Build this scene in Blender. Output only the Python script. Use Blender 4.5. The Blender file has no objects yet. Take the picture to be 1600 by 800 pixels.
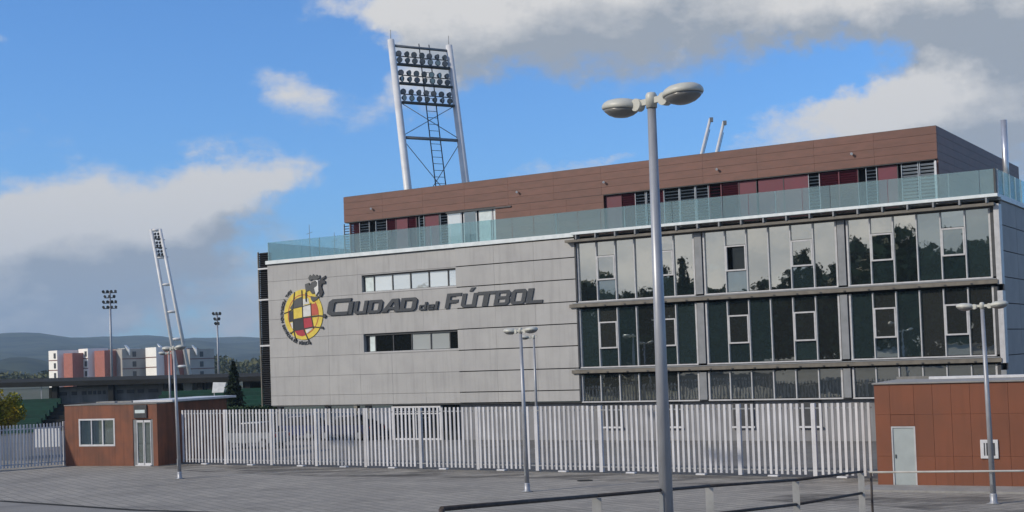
import bpy, bmesh, math, random
from mathutils import Vector, Matrix, Euler
random.seed(7)
R = math.radians
sc = bpy.context.scene
COL = sc.collection

# ------------------------------------------------------------------ camera
EYE = Vector((0, 0, 4.7))
F_PX, CX, CY = 2060.0, 800.0, 486.0
PITCH, ROLL = R(2.0), R(2.06)
fw = Vector((0, math.cos(PITCH), math.sin(PITCH)))
r0 = Vector((1, 0, 0)); u0 = r0.cross(fw)
rt = r0 * math.cos(ROLL) - u0 * math.sin(ROLL)
up = u0 * math.cos(ROLL) + r0 * math.sin(ROLL)
cd = bpy.data.cameras.new('camera'); cam = bpy.data.objects.new('camera', cd); COL.objects.link(cam)
m = Matrix((( rt.x, up.x, -fw.x, 0), (rt.y, up.y, -fw.y, 0), (rt.z, up.z, -fw.z, 0), (0, 0, 0, 1)))
cam.matrix_world = Matrix.Translation(EYE) @ m
cd.sensor_width = 36; cd.lens = 36 * F_PX / 1600; cd.shift_y = (CY - 400) / 1600
cd.clip_start = 0.3; cd.clip_end = 20000
sc.camera = cam

# ------------------------------------------------------------------ light
SUN_EL = R(31); SUN_DIR_AZ = math.atan2(-0.92, -0.38)      # the sun stands left of and behind the camera
sun_vec = Vector((math.sin(SUN_DIR_AZ) * math.cos(SUN_EL), math.cos(SUN_DIR_AZ) * math.cos(SUN_EL), math.sin(SUN_EL)))
sd = bpy.data.lights.new('sun', 'SUN'); sun = bpy.data.objects.new('sun', sd); COL.objects.link(sun)
sun.rotation_euler = sun_vec.to_track_quat('Z', 'Y').to_euler()
sd.energy = 2.7; sd.angle = R(2.5); sd.color = (1.0, 0.90, 0.76)
sc.view_settings.view_transform = 'Standard'; sc.view_settings.look = 'None'
sc.view_settings.exposure = 0.45; sc.view_settings.gamma = 1.0

def ray(px, py):
    return fw + rt * ((px - CX) / F_PX) + up * ((CY - py) / F_PX)

def build_world():
    w = bpy.data.worlds.new('World'); sc.world = w; w.use_nodes = True
    nt = w.node_tree; N = nt.nodes; L = nt.links; N.clear()
    def n(t, **k):
        o = N.new(t)
        for a, b in k.items(): setattr(o, a, b)
        return o
    def mth(op, a, b=None, c=None, clamp=False):
        o = n('ShaderNodeMath', operation=op, use_clamp=clamp)
        for i, v in enumerate((a, b, c)):
            if v is None: continue
            if isinstance(v, (int, float)): o.inputs[i].default_value = v
            else: L.new(v, o.inputs[i])
        return o.outputs[0]
    out = n('ShaderNodeOutputWorld'); bg = n('ShaderNodeBackground'); bg.inputs[1].default_value = 0.1
    L.new(bg.outputs[0], out.inputs[0])
    sky = n('ShaderNodeTexSky'); sky.sky_type = 'NISHITA'; sky.sun_disc = False
    sky.sun_elevation = SUN_EL; sky.sun_rotation = SUN_DIR_AZ
    sky.altitude = 600; sky.air_density = 1.0; sky.dust_density = 0.6; sky.ozone_density = 2.5
    tint = n('ShaderNodeMix', data_type='RGBA', blend_type='MULTIPLY'); tint.inputs[0].default_value = 1
    L.new(sky.outputs[0], tint.inputs[6]); tint.inputs[7].default_value = (0.48, 0.89, 1.32, 1)
    tc = n('ShaderNodeTexCoord'); sep = n('ShaderNodeSeparateXYZ'); L.new(tc.outputs['Generated'], sep.inputs[0])
    az = mth('ARCTAN2', sep.outputs[0], sep.outputs[1]); el = mth('ARCSINE', sep.outputs[2])
    blobs = [(960, 5, 330, 80, 1.15, -0.05), (760, 70, 140, 70, 0.85, 0), (600, 20, 90, 55, 0.6, 0), (1560, 60, 130, 190, 1.1, 0), (1400, 190, 190, 60, 0.8, 0.1), (1480, 10, 140, 50, 0.7, 0),
             (640, 120, 70, 60, 0.45, 0), (540, 10, 60, 30, 0.4, 0), (1230, 20, 160, 40, 0.6, 0),
             (465, 130, 90, 45, 0.85, -0.4), (60, 345, 190, 75, 1.2, 0.1), (340, 300, 180, 55, 1.1, 0.3), (480, 262, 60, 35, 0.55, 0.1), (180, 430, 500, 60, 0.6, 0), (150, 500, 700, 35, 0.65, 0),
             (0, 65, 30, 18, 0.6, 0), (930, 262, 90, 14, 0.5, 0.2), (90, 180, 60, 14, 0.35, 0.1), (690, 270, 60, 30, 0.3, 0),
             (250, 90, 330, 110, -1.0, 0), (560, 250, 200, 65, -0.8, 0.2), (870, 205, 200, 55, -1.0, 0.1), (1290, 115, 130, 50, -0.95, 0.1), (1130, 190, 130, 45, -0.7, 0.2), (545, 80, 50, 40, -0.5, 0), (500, 340, 80, 35, -0.4, 0)]
    def gauss(qx, qy, amp):
        return mth('MULTIPLY', mth('POWER', 2.718, mth('MULTIPLY', mth('ADD', mth('MULTIPLY', qx, qx), mth('MULTIPLY', qy, qy)), -1.0)), amp)
    def density(d_az, d_el):
        """cloud density along a direction, optionally sampled a little towards the sun and up"""
        off = n('ShaderNodeVectorMath', operation='ADD'); L.new(tc.outputs['Generated'], off.inputs[0]); off.inputs[1].default_value = (d_az, 0, d_el)
        ns = n('ShaderNodeTexNoise'); ns.inputs['Scale'].default_value = 8; ns.inputs['Detail'].default_value = 8; ns.inputs['Roughness'].default_value = 0.62
        L.new(off.outputs[0], ns.inputs['Vector'])
        s3 = n('ShaderNodeSeparateColor'); L.new(ns.outputs['Color'], s3.inputs[0])
        azw = mth('MULTIPLY_ADD', mth('SUBTRACT', s3.outputs[0], 0.5), 0.16, mth('ADD', az, d_az))
        elw = mth('MULTIPLY_ADD', mth('SUBTRACT', s3.outputs[1], 0.5), 0.11, mth('ADD', el, d_el))
        mp = n('ShaderNodeMapping'); mp.inputs['Scale'].default_value = (1, 1, 2.2); L.new(off.outputs[0], mp.inputs[0])
        n2 = n('ShaderNodeTexNoise'); n2.inputs['Scale'].default_value = 5.0; n2.inputs['Detail'].default_value = 10; n2.inputs['Roughness'].default_value = 0.6
        L.new(mp.outputs[0], n2.inputs['Vector'])
        n4 = n('ShaderNodeTexNoise'); n4.inputs['Scale'].default_value = 19; n4.inputs['Detail'].default_value = 8; n4.inputs['Roughness'].default_value = 0.65
        L.new(mp.outputs[0], n4.inputs['Vector'])
        d = mth('MULTIPLY_ADD', n2.outputs[0], 1.9, -0.80)
        d = mth('ADD', d, mth('MULTIPLY_ADD', n4.outputs[0], 1.35, -0.675))
        for px, py, rx, ry, amp, slope in blobs:
            q = ray(px, py).normalized(); a0 = math.atan2(q.x, q.y); e0 = math.asin(q.z)
            dx = mth('SUBTRACT', azw, a0); dy = mth('MULTIPLY_ADD', dx, -slope, mth('SUBTRACT', elw, e0))
            d = mth('ADD', d, gauss(mth('MULTIPLY', dx, F_PX / rx), mth('MULTIPLY', dy, F_PX / ry), amp))
        b = gauss(mth('DIVIDE', mth('SUBTRACT', azw, -2.2), 0.85), mth('DIVIDE', mth('SUBTRACT', elw, 0.12), 0.22), 1.1)   # bright bank under the sun, behind the camera
        return mth('ADD', d, b), mth('MULTIPLY_ADD', mth('SUBTRACT', n4.outputs[0], 0.5), -1.1, mth('MULTIPLY', b, 0.50))
    dens, lit = density(0, 0); dens_up, _ = density(-0.018, 0.028)
    mr = n('ShaderNodeMapRange', interpolation_type='SMOOTHSTEP'); L.new(dens, mr.inputs[0])
    mr.inputs[1].default_value = -0.05; mr.inputs[2].default_value = 0.80
    # shade: little cloud towards the sun = lit edge, much cloud = grey base
    r2 = n('ShaderNodeMapRange'); L.new(mth('ADD', mth('SUBTRACT', mth('MULTIPLY', dens_up, 0.62), lit), mth('MULTIPLY', mth('SUBTRACT', dens_up, dens), 0.9)), r2.inputs[0])
    r2.inputs[1].default_value = -0.08; r2.inputs[2].default_value = 1.2
    cr = n('ShaderNodeMix', data_type='RGBA'); L.new(r2.outputs[0], cr.inputs[0])
    cr.inputs[6].default_value = (5.6, 5.45, 5.25, 1); cr.inputs[7].default_value = (2.55, 2.8, 3.15, 1)
    mx = n('ShaderNodeMix', data_type='RGBA'); L.new(mr.outputs[0], mx.inputs[0]); L.new(tint.outputs[2], mx.inputs[6]); L.new(cr.outputs[2], mx.inputs[7])
    L.new(mx.outputs[2], bg.inputs[0])
build_world()

# ------------------------------------------------------------------ materials
def mat(name, col, rough=0.7, metal=0.0, col2=None, scale=3.0, amt=0.5, bump=0.0, bscale=40.0, vary=0.0, spec=None, stretch=(1, 1, 1), streak=0.0, detail=6):
    M = bpy.data.materials.new(name); M.use_nodes = True
    nt = M.node_tree; N = nt.nodes; L = nt.links; b = N['Principled BSDF']
    b.inputs['Roughness'].default_value = rough; b.inputs['Metallic'].default_value = metal
    if spec is not None: b.inputs['Specular IOR Level'].default_value = spec
    geo = N.new('ShaderNodeNewGeometry'); mp = N.new('ShaderNodeMapping'); mp.inputs['Scale'].default_value = stretch
    L.new(geo.outputs['Position'], mp.inputs[0])
    ns = N.new('ShaderNodeTexNoise'); ns.inputs['Scale'].default_value = scale; ns.inputs['Detail'].default_value = detail
    L.new(mp.outputs[0], ns.inputs['Vector'])
    rmp = N.new('ShaderNodeMapRange'); rmp.inputs[1].default_value = 0.35; rmp.inputs[2].default_value = 0.65; L.new(ns.outputs[0], rmp.inputs[0])
    mx = N.new('ShaderNodeMix'); mx.data_type = 'RGBA'
    c2 = col2 or tuple(c * (1 - 0.35 * amt) for c in col)
    mx.inputs[6].default_value = (*col, 1); mx.inputs[7].default_value = (*c2, 1)
    L.new(rmp.outputs[0], mx.inputs[0]); last = mx.outputs[2]
    if streak:
        mp2 = N.new('ShaderNodeMapping'); mp2.inputs['Scale'].default_value = (5, 5, 0.35); L.new(geo.outputs['Position'], mp2.inputs[0])
        n4 = N.new('ShaderNodeTexNoise'); n4.inputs['Scale'].default_value = 1.0; n4.inputs['Detail'].default_value = 4; L.new(mp2.outputs[0], n4.inputs['Vector'])
        r4 = N.new('ShaderNodeMapRange'); r4.inputs[1].default_value = 0.5; r4.inputs[2].default_value = 0.75; r4.inputs[3].default_value = 1.0; r4.inputs[4].default_value = 1 - streak
        L.new(n4.outputs[0], r4.inputs[0])
        s4 = N.new('ShaderNodeVectorMath'); s4.operation = 'SCALE'; L.new(last, s4.inputs[0]); L.new(r4.outputs[0], s4.inputs['Scale']); last = s4.outputs[0]
    if vary:
        oi = N.new('ShaderNodeObjectInfo'); rv = N.new('ShaderNodeMapRange')
        rv.inputs[3].default_value = 1 - vary; rv.inputs[4].default_value = 1 + vary; L.new(oi.outputs['Random'], rv.inputs[0])
        s5 = N.new('ShaderNodeVectorMath'); s5.operation = 'SCALE'; L.new(last, s5.inputs[0]); L.new(rv.outputs[0], s5.inputs['Scale']); last = s5.outputs[0]
    L.new(last, b.inputs['Base Color'])
    if bump:
        nb = N.new('ShaderNodeTexNoise'); nb.inputs['Scale'].default_value = bscale; nb.inputs['Detail'].default_value = 4; L.new(geo.outputs['Position'], nb.inputs['Vector'])
        bp = N.new('ShaderNodeBump'); bp.inputs['Strength'].default_value = bump; bp.inputs['Distance'].default_value = 0.03
        L.new(nb.outputs[0], bp.inputs['Height']); L.new(bp.outputs[0], b.inputs['Normal'])
    return M

def mirror_glass(name, tint, dark, fac=0.6, wave=0.02, vary=0.0):
    """coated facade glazing: partly mirrors the surroundings, dark room behind"""
    M = bpy.data.materials.new(name); M.use_nodes = True
    nt = M.node_tree; N = nt.nodes; L = nt.links; N.remove(N['Principled BSDF']); out = N['Material Output']
    g = N.new('ShaderNodeBsdfGlossy'); g.inputs['Color'].default_value = (*tint, 1); g.inputs['Roughness'].default_value = 0.015
    d = N.new('ShaderNodeBsdfDiffuse'); d.inputs['Color'].default_value = (*dark, 1)
    geo = N.new('ShaderNodeNewGeometry'); ns = N.new('ShaderNodeTexNoise'); ns.inputs['Scale'].default_value = 1.6; ns.inputs['Detail'].default_value = 2
    L.new(geo.outputs['Position'], ns.inputs['Vector'])
    bp = N.new('ShaderNodeBump'); bp.inputs['Strength'].default_value = wave; bp.inputs['Distance'].default_value = 0.028; L.new(ns.outputs[0], bp.inputs['Height']); L.new(bp.outputs[0], g.inputs['Normal'])
    mx = N.new('ShaderNodeMixShader'); mx.inputs[0].default_value = fac
    if vary:
        oi = N.new('ShaderNodeObjectInfo'); rv = N.new('ShaderNodeMapRange'); rv.inputs[3].default_value = fac - vary; rv.inputs[4].default_value = fac + vary
        L.new(oi.outputs['Random'], rv.inputs[0]); L.new(rv.outputs[0], mx.inputs[0])
    L.new(d.outputs[0], mx.inputs[1]); L.new(g.outputs[0], mx.inputs[2]); L.new(mx.outputs[0], out.inputs[0])
    return M

def clear_glass(name, tint, refl=0.25, body=0.15):
    """tinted see-through glass sheet with a sky sheen"""
    M = bpy.data.materials.new(name); M.use_nodes = True
    nt = M.node_tree; N = nt.nodes; L = nt.links; N.remove(N['Principled BSDF']); out = N['Material Output']
    t = N.new('ShaderNodeBsdfTransparent'); t.inputs[0].default_value = (*tint, 1)
    g = N.new('ShaderNodeBsdfGlossy'); g.inputs['Roughness'].default_value = 0.03; g.inputs['Color'].default_value = (0.85, 0.95, 0.95, 1)
    d = N.new('ShaderNodeBsdfDiffuse'); d.inputs[0].default_value = (tint[0] * 0.45, tint[1] * 0.55, tint[2] * 0.55, 1)
    m1 = N.new('ShaderNodeMixShader'); m1.inputs[0].default_value = body; L.new(t.outputs[0], m1.inputs[1]); L.new(d.outputs[0], m1.inputs[2])
    m2 = N.new('ShaderNodeMixShader'); m2.inputs[0].default_value = refl; L.new(m1.outputs[0], m2.inputs[1]); L.new(g.outputs[0], m2.inputs[2])
    L.new(m2.outputs[0], out.inputs[0])
    return M

def foliage(name, c1, c2, scale=2.0):
    M = mat(name, c1, rough=0.75, col2=c2, scale=scale, vary=0.0, spec=0.2)
    return M

MT = {}
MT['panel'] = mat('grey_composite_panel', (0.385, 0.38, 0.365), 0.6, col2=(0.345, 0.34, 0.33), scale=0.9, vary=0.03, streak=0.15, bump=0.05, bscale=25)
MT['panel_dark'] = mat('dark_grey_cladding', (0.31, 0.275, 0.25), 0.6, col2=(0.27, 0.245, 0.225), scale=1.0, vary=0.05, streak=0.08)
MT['joint'] = mat('joint_shadow_gap', (0.05, 0.05, 0.05), 0.9)
MT['concrete'] = mat('concrete', (0.30, 0.29, 0.27), 0.85, col2=(0.24, 0.235, 0.22), scale=1.5, streak=0.2, bump=0.2)
MT['steel'] = mat('grey_painted_steel', (0.24, 0.25, 0.26), 0.45, col2=(0.19, 0.20, 0.205), scale=2, metal=0.0)
MT['beam'] = mat('weathered_bronze_beam', (0.165, 0.147, 0.118), 0.6, col2=(0.12, 0.108, 0.088), scale=3)
MT['dark_steel'] = mat('dark_steel', (0.05, 0.053, 0.056), 0.5, col2=(0.035, 0.037, 0.04), scale=4)
MT['white_metal'] = mat('white_powder_coated_metal', (0.62, 0.62, 0.62), 0.4, col2=(0.54, 0.54, 0.545), scale=4)
MT['frame'] = mat('aluminium_mullion', (0.50, 0.50, 0.50), 0.4, col2=(0.42, 0.42, 0.42), scale=4)
MT['coping'] = mat('pale_coping', (0.70, 0.74, 0.74), 0.5, col2=(0.58, 0.63, 0.63), scale=3)
MT['lamp'] = mat('galvanised_pole', (0.36, 0.37, 0.39), 0.42, metal=0.25, col2=(0.28, 0.29, 0.31), scale=6, stretch=(1, 1, 0.4), streak=0.15)
MT['lamp_head'] = mat('cream_lamp_shell', (0.50, 0.50, 0.44), 0.45, col2=(0.44, 0.44, 0.39), scale=8)
MT['lamp_bowl'] = mat('grey_lamp_bowl', (0.20, 0.20, 0.19), 0.25, col2=(0.16, 0.16, 0.155), scale=8)
MT['brown'] = mat('brown_phenolic_cladding', (0.155, 0.066, 0.046), 0.55, col2=(0.125, 0.055, 0.038), scale=1.3, vary=0.06, stretch=(1, 1, 4))
MT['maroon'] = mat('maroon_panel', (0.12, 0.016, 0.032), 0.5, col2=(0.105, 0.018, 0.032), scale=2, vary=0.12)
MT['slat_light'] = mat('pale_louvre_slat', (0.42, 0.46, 0.50), 0.4)
MT['dark_room'] = mat('dark_interior', (0.018, 0.018, 0.02), 0.9)
MT['rust'] = mat('rust_brown_panel', (0.21, 0.068, 0.030), 0.65, col2=(0.135, 0.050, 0.027), scale=1.1, vary=0.06, streak=0.35, bump=0.06, bscale=12)
MT['rust_r'] = mat('rust_brown_panel_right', (0.195, 0.062, 0.027), 0.6, col2=(0.165, 0.056, 0.026), scale=0.9, vary=0.04, streak=0.15)
MT['door_grey'] = mat('grey_steel_door', (0.36, 0.40, 0.39), 0.5, col2=(0.32, 0.355, 0.35), scale=2.2)
MT['pipe'] = mat('bright_steel_flue', (0.62, 0.63, 0.65), 0.3, metal=0.7)
MT['tower'] = mat('white_tower_steel', (0.66, 0.66, 0.65), 0.45, col2=(0.56, 0.56, 0.56), scale=1)
MT['tower_grey'] = mat('grey_tower_steel', (0.20, 0.21, 0.22), 0.6)
MT['flood'] = mat('floodlight_housing', (0.06, 0.065, 0.07), 0.4, metal=0.3)
MT['flood_lens'] = mat('floodlight_lens', (0.32, 0.34, 0.36), 0.12, metal=0.6)
MT['fence'] = mat('white_fence_steel', (0.57, 0.57, 0.585), 0.5, col2=(0.48, 0.48, 0.49), scale=1.5, vary=0.12, streak=0.22)
MT['rail'] = mat('dark_handrail', (0.07, 0.058, 0.052), 0.7, spec=0.2, col2=(0.045, 0.038, 0.035), scale=8)
MT['rail_post'] = mat('pale_rail_post', (0.42, 0.41, 0.38), 0.6, col2=(0.33, 0.325, 0.30), scale=5, streak=0.2)
MT['white_wall'] = mat('white_render', (0.88, 0.86, 0.80), 0.8, col2=(0.83, 0.81, 0.75), scale=0.6)
MT['grey_wall'] = mat('beige_and_shaded_render', (0.40, 0.375, 0.34), 0.8, col2=(0.34, 0.32, 0.29), scale=0.5)  # on apartment sides turned from the sun, shade is mixed into this colour
MT['gf_wall'] = mat('ground_floor_render', (0.23, 0.23, 0.235), 0.8, col2=(0.18, 0.18, 0.185), scale=0.8, streak=0.2)
MT['brick'] = mat('red_brick_render', (0.42, 0.15, 0.11), 0.8, col2=(0.36, 0.13, 0.095), scale=1.5)
MT['brick_dark'] = mat('dark_red_render', (0.17, 0.07, 0.06), 0.8)
MT['seat_green'] = mat('dark_green_seat', (0.008, 0.07, 0.04), 0.5, col2=(0.006, 0.05, 0.03), scale=1.5, vary=0.2)
MT['stand_dark'] = mat('dark_stand_steel', (0.035, 0.035, 0.032), 0.95, spec=0.05, col2=(0.045, 0.045, 0.042), scale=0.6)
MT['stand_conc'] = mat('stained_stand_concrete', (0.24, 0.23, 0.21), 0.85, col2=(0.16, 0.155, 0.14), scale=0.8, streak=0.3)
MT['yellow'] = mat('emblem_yellow', (0.72, 0.55, 0.07), 0.5); MT['e_red'] = mat('emblem_crimson', (0.42, 0.03, 0.05), 0.5)
MT['e_orange'] = mat('emblem_orange_red', (0.48, 0.09, 0.05), 0.5); MT['e_black'] = mat('emblem_black', (0.028, 0.03, 0.035), 0.5)
MT['e_grey'] = mat('emblem_dark_grey', (0.075, 0.08, 0.08), 0.5); MT['e_white'] = mat('emblem_white', (0.68, 0.68, 0.64), 0.5)
MT['letter'] = mat('charcoal_letter', (0.045, 0.052, 0.06), 0.45, col2=(0.037, 0.042, 0.05), scale=6)
MT['g_bright'] = mirror_glass('bright_coated_glass', (0.88, 0.84, 0.74), (0.02, 0.025, 0.025), 0.84, 0.05, 0.04)
MT['g_mid'] = mirror_glass('green_coated_glass', (0.56, 0.62, 0.62), (0.04, 0.062, 0.062), 0.68, 0.05, 0.12)
MT['g_dark'] = mirror_glass('dark_coated_glass', (0.54, 0.56, 0.52), (0.042, 0.045, 0.042), 0.60, 0.05, 0.18)
MT['g_strip'] = mirror_glass('strip_window_glass', (0.95, 1.0, 1.0), (0.72, 0.76, 0.74), 0.5, 0.04, 0.25)
MT['g_black'] = mirror_glass('black_open_glass', (0.2, 0.22, 0.22), (0.01, 0.012, 0.012), 0.3, 0.0)
MT['g_bal'] = clear_glass('balustrade_glass', (0.68, 0.84, 0.86), 0.17, 0.12)
MT['g_door'] = clear_glass('hut_glass', (0.40, 0.47, 0.45), 0.30, 0.08)
MT['blind'] = mat('pale_blind', (0.66, 0.74, 0.72), 0.8)
MT['bark'] = mat('bark', (0.09, 0.07, 0.05), 0.9, bump=0.4, bscale=10)
MT['f_auto'] = foliage('autumn_leaves', (0.34, 0.25, 0.02), (0.12, 0.16, 0.02), 1.2)
MT['f_pine'] = foliage('pine_needles', (0.022, 0.04, 0.018), (0.012, 0.024, 0.012), 3)
MT['f_dark'] = foliage('dark_evergreen', (0.06, 0.085, 0.035), (0.025, 0.042, 0.018), 0.4)
MT['f_hedge'] = foliage('hedge_leaves', (0.03, 0.06, 0.02), (0.015, 0.035, 0.012), 2)
MT['f_olive'] = foliage('olive_leaves', (0.11, 0.11, 0.05), (0.06, 0.075, 0.035), 0.6)

# ------------------------------------------------------------------ helpers
CACHE = {}
def link(name, me, parent=None, loc=(0, 0, 0), rot=(0, 0, 0)):
    o = bpy.data.objects.new(name, me); COL.objects.link(o)
    o.location = loc; o.rotation_euler = rot
    if parent is not None: o.parent = parent
    return o
def root(name, label, cat, loc=(0, 0, 0), rz=0.0, group=None):
    o = link(name, None, None, loc, (0, 0, rz)); o.empty_display_size = 0.5
    return tag(o, label, cat, group)
def tag(o, label=None, cat=None, group=None, kind=None):
    if label: o['label'] = label
    if cat: o['category'] = cat
    if group: o['group'] = group
    if kind: o['kind'] = kind
    return o
def bm_box(bm, x0, x1, y0, y1, z0, z1, mi=0):
    vs = [bm.verts.new((x, y, z)) for z in (z0, z1) for y in (y0, y1) for x in (x0, x1)]
    for f in ((0, 2, 3, 1), (4, 5, 7, 6), (0, 1, 5, 4), (2, 6, 7, 3), (0, 4, 6, 2), (1, 3, 7, 5)):
        bm.faces.new([vs[i] for i in f]).material_index = mi
def bm_tube(bm, a, b, r0_, r1_=None, seg=8, cap=True, mi=0):
    a = Vector(a); b = Vector(b); r1_ = r0_ if r1_ is None else r1_
    d = (b - a).normalized(); s = d.orthogonal().normalized(); t = d.cross(s)
    A = [bm.verts.new(a + (s * math.cos(k * 2 * math.pi / seg) + t * math.sin(k * 2 * math.pi / seg)) * r0_) for k in range(seg)]
    B = [bm.verts.new(b + (s * math.cos(k * 2 * math.pi / seg) + t * math.sin(k * 2 * math.pi / seg)) * r1_) for k in range(seg)]
    for k in range(seg):
        f = bm.faces.new((A[k], A[(k + 1) % seg], B[(k + 1) % seg], B[k])); f.smooth = True; f.material_index = mi
    if cap:
        bm.faces.new(A[::-1]).material_index = mi; bm.faces.new(B).material_index = mi
def bm_lathe(bm, prof, seg=20, sx=1.0, sy=1.0, origin=(0, 0, 0)):
    rings = []
    for r, z in prof:
        rings.append([bm.verts.new((origin[0] + r * sx * math.cos(2 * math.pi * k / seg), origin[1] + r * sy * math.sin(2 * math.pi * k / seg), origin[2] + z)) for k in range(seg)])
    for a, b in zip(rings, rings[1:]):
        for k in range(seg):
            bm.faces.new((a[k], a[(k + 1) % seg], b[(k + 1) % seg], b[k])).smooth = True
    bm.faces.new(rings[0][::-1]); bm.faces.new(rings[-1])
def finish(bm, name, mts, fix=True):
    if fix: bmesh.ops.recalc_face_normals(bm, faces=bm.faces)
    me = bpy.data.meshes.new(name); bm.to_mesh(me); bm.free()
    for m_ in (mts if isinstance(mts, (list, tuple)) else [mts]): me.materials.append(MT[m_] if isinstance(m_, str) else m_)
    return me
def box(name, x0, x1, y0, y1, z0, z1, mt, parent=None, bevel=0.0, label=None):
    """one box piece; alike pieces share mesh data"""
    dx, dy, dz = abs(x1 - x0), abs(y1 - y0), abs(z1 - z0)
    key = (round(dx, 3), round(dy, 3), round(dz, 3), mt, bevel)
    me = CACHE.get(key)
    if me is None:
        bm = bmesh.new(); bm_box(bm, -dx / 2, dx / 2, -dy / 2, dy / 2, -dz / 2, dz / 2)
        if bevel: bmesh.ops.bevel(bm, geom=bm.edges[:], offset=bevel, segments=1, affect='EDGES')
        me = finish(bm, name, mt); CACHE[key] = me
    o = link(name, me, parent, ((x0 + x1) / 2, (y0 + y1) / 2, (z0 + z1) / 2))
    if label: o['label'] = label
    return o
def mk(name, bm, mt, parent=None, loc=(0, 0, 0), rot=(0, 0, 0)):
    return link(name, finish(bm, name, mt), parent, loc, rot)
def copy_tree(o, parent=None):
    c = o.copy(); COL.objects.link(c)
    if parent is not None: c.parent = parent
    for ch in [k for k in list(o.children)]: copy_tree(ch, c)
    return c
def prism(name, pts, y0, y1, mt, parent, holes=()):
    """flat outline in x,z (with holes) extruded from y0 to y1"""
    cu = bpy.data.curves.new(name, 'CURVE'); cu.dimensions = '2D'; cu.fill_mode = 'BOTH'
    for loop in (pts, *holes):
        s = cu.splines.new('POLY'); s.points.add(len(loop) - 1)
        for p, q in zip(s.points, loop): p.co = (q[0], q[1], 0, 1)
        s.use_cyclic_u = True
    cu.extrude = abs(y1 - y0) / 2
    tmp = bpy.data.objects.new('tmp', cu); COL.objects.link(tmp)
    dg = bpy.context.evaluated_depsgraph_get(); dg.update()
    me = bpy.data.meshes.new_from_object(tmp.evaluated_get(dg)); bpy.data.objects.remove(tmp); bpy.data.curves.remove(cu)
    me.transform(Matrix.Translation((0, (y0 + y1) / 2, 0)) @ Matrix.Rotation(R(90), 4, 'X'))
    me.materials.clear(); me.materials.append(MT[mt])
    return link(name, me, parent)

# ------------------------------------------------------------------ ground
def sheet(name, pts, mt, z):
    me = bpy.data.meshes.new(name); me.from_pydata([(x, y, z) for x, y in pts], [], [tuple(range(len(pts)))]); me.materials.append(mt)
    o = link(name, me); o['kind'] = 'structure'; return o

def ground_mat(name, base, base2, brick=False, stain=True):
    M = bpy.data.materials.new(name); M.use_nodes = True
    nt = M.node_tree; N = nt.nodes; L = nt.links; b = N['Principled BSDF']; b.inputs['Roughness'].default_value = 0.85
    b.inputs['Specular IOR Level'].default_value = 0.3
    geo = N.new('ShaderNodeNewGeometry')
    def noise(s, d=8, st=(1, 1, 1)):
        mp = N.new('ShaderNodeMapping'); mp.inputs['Scale'].default_value = st; L.new(geo.outputs['Position'], mp.inputs[0])
        q = N.new('ShaderNodeTexNoise'); q.inputs['Scale'].default_value = s; q.inputs['Detail'].default_value = d; L.new(mp.outputs[0], q.inputs['Vector']); return q.outputs[0]
    def rng(v, a, b_, c, d):
        r = N.new('ShaderNodeMapRange'); L.new(v, r.inputs[0])
        for i, k in enumerate((a, b_, c, d)): r.inputs[i + 1].default_value = k
        return r.outputs[0]
    def scale(c, f):
        s = N.new('ShaderNodeVectorMath'); s.operation = 'SCALE'; L.new(c, s.inputs[0]); L.new(f, s.inputs['Scale']); return s.outputs[0]
    mx = N.new('ShaderNodeMix'); mx.data_type = 'RGBA'; mx.inputs[6].default_value = (*base, 1); mx.inputs[7].default_value = (*base2, 1)
    L.new(rng(noise(0.25), 0.35, 0.65, 0, 1), mx.inputs[0]); last = mx.outputs[2]
    if brick:
        mp = N.new('ShaderNodeMapping'); mp.inputs['Rotation'].default_value = (0, 0, R(-33)); L.new(geo.outputs['Position'], mp.inputs[0])
        bk = N.new('ShaderNodeTexBrick'); bk.inputs['Scale'].default_value = 1.0; bk.inputs['Brick Width'].default_value = 0.42; bk.inputs['Row Height'].default_value = 0.42
        bk.inputs['Mortar Size'].default_value = 0.02; bk.inputs['Color1'].default_value = (1.10, 1.09, 1.07, 1); bk.inputs['Color2'].default_value = (0.88, 0.88, 0.89, 1); bk.inputs['Mortar'].default_value = (0.50, 0.50, 0.49, 1)
        bk.offset = 0.0
        L.new(mp.outputs[0], bk.inputs['Vector'])
        mm = N.new('ShaderNodeMix'); mm.data_type = 'RGBA'; mm.blend_type = 'MULTIPLY'; mm.inputs[0].default_value = 1; L.new(last, mm.inputs[6]); L.new(bk.outputs[0], mm.inputs[7]); last = mm.outputs[2]
    if stain:
        last = scale(last, rng(noise(0.55, 9, (0.45, 1.1, 1)), 0.52, 0.70, 1.0, 0.78))
        last = scale(last, rng(noise(14, 3), 0.3, 0.7, 0.90, 1.08))
    L.new(last, b.inputs['Base Color'])
    bp = N.new('ShaderNodeBump'); bp.inputs['Strength'].default_value = 0.25; bp.inputs['Distance'].default_value = 0.02; L.new(noise(30, 3), bp.inputs['Height']); L.new(bp.outputs[0], b.inputs['Normal'])
    return M
gm_field = ground_mat('dry_ground', (0.11, 0.105, 0.07), (0.07, 0.085, 0.045))
gm_pave = ground_mat('concrete_paving', (0.315, 0.294, 0.255), (0.265, 0.248, 0.216), brick=True)
gm_dirt = ground_mat('stained_paving', (0.19, 0.178, 0.157), (0.09, 0.084, 0.075))
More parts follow.
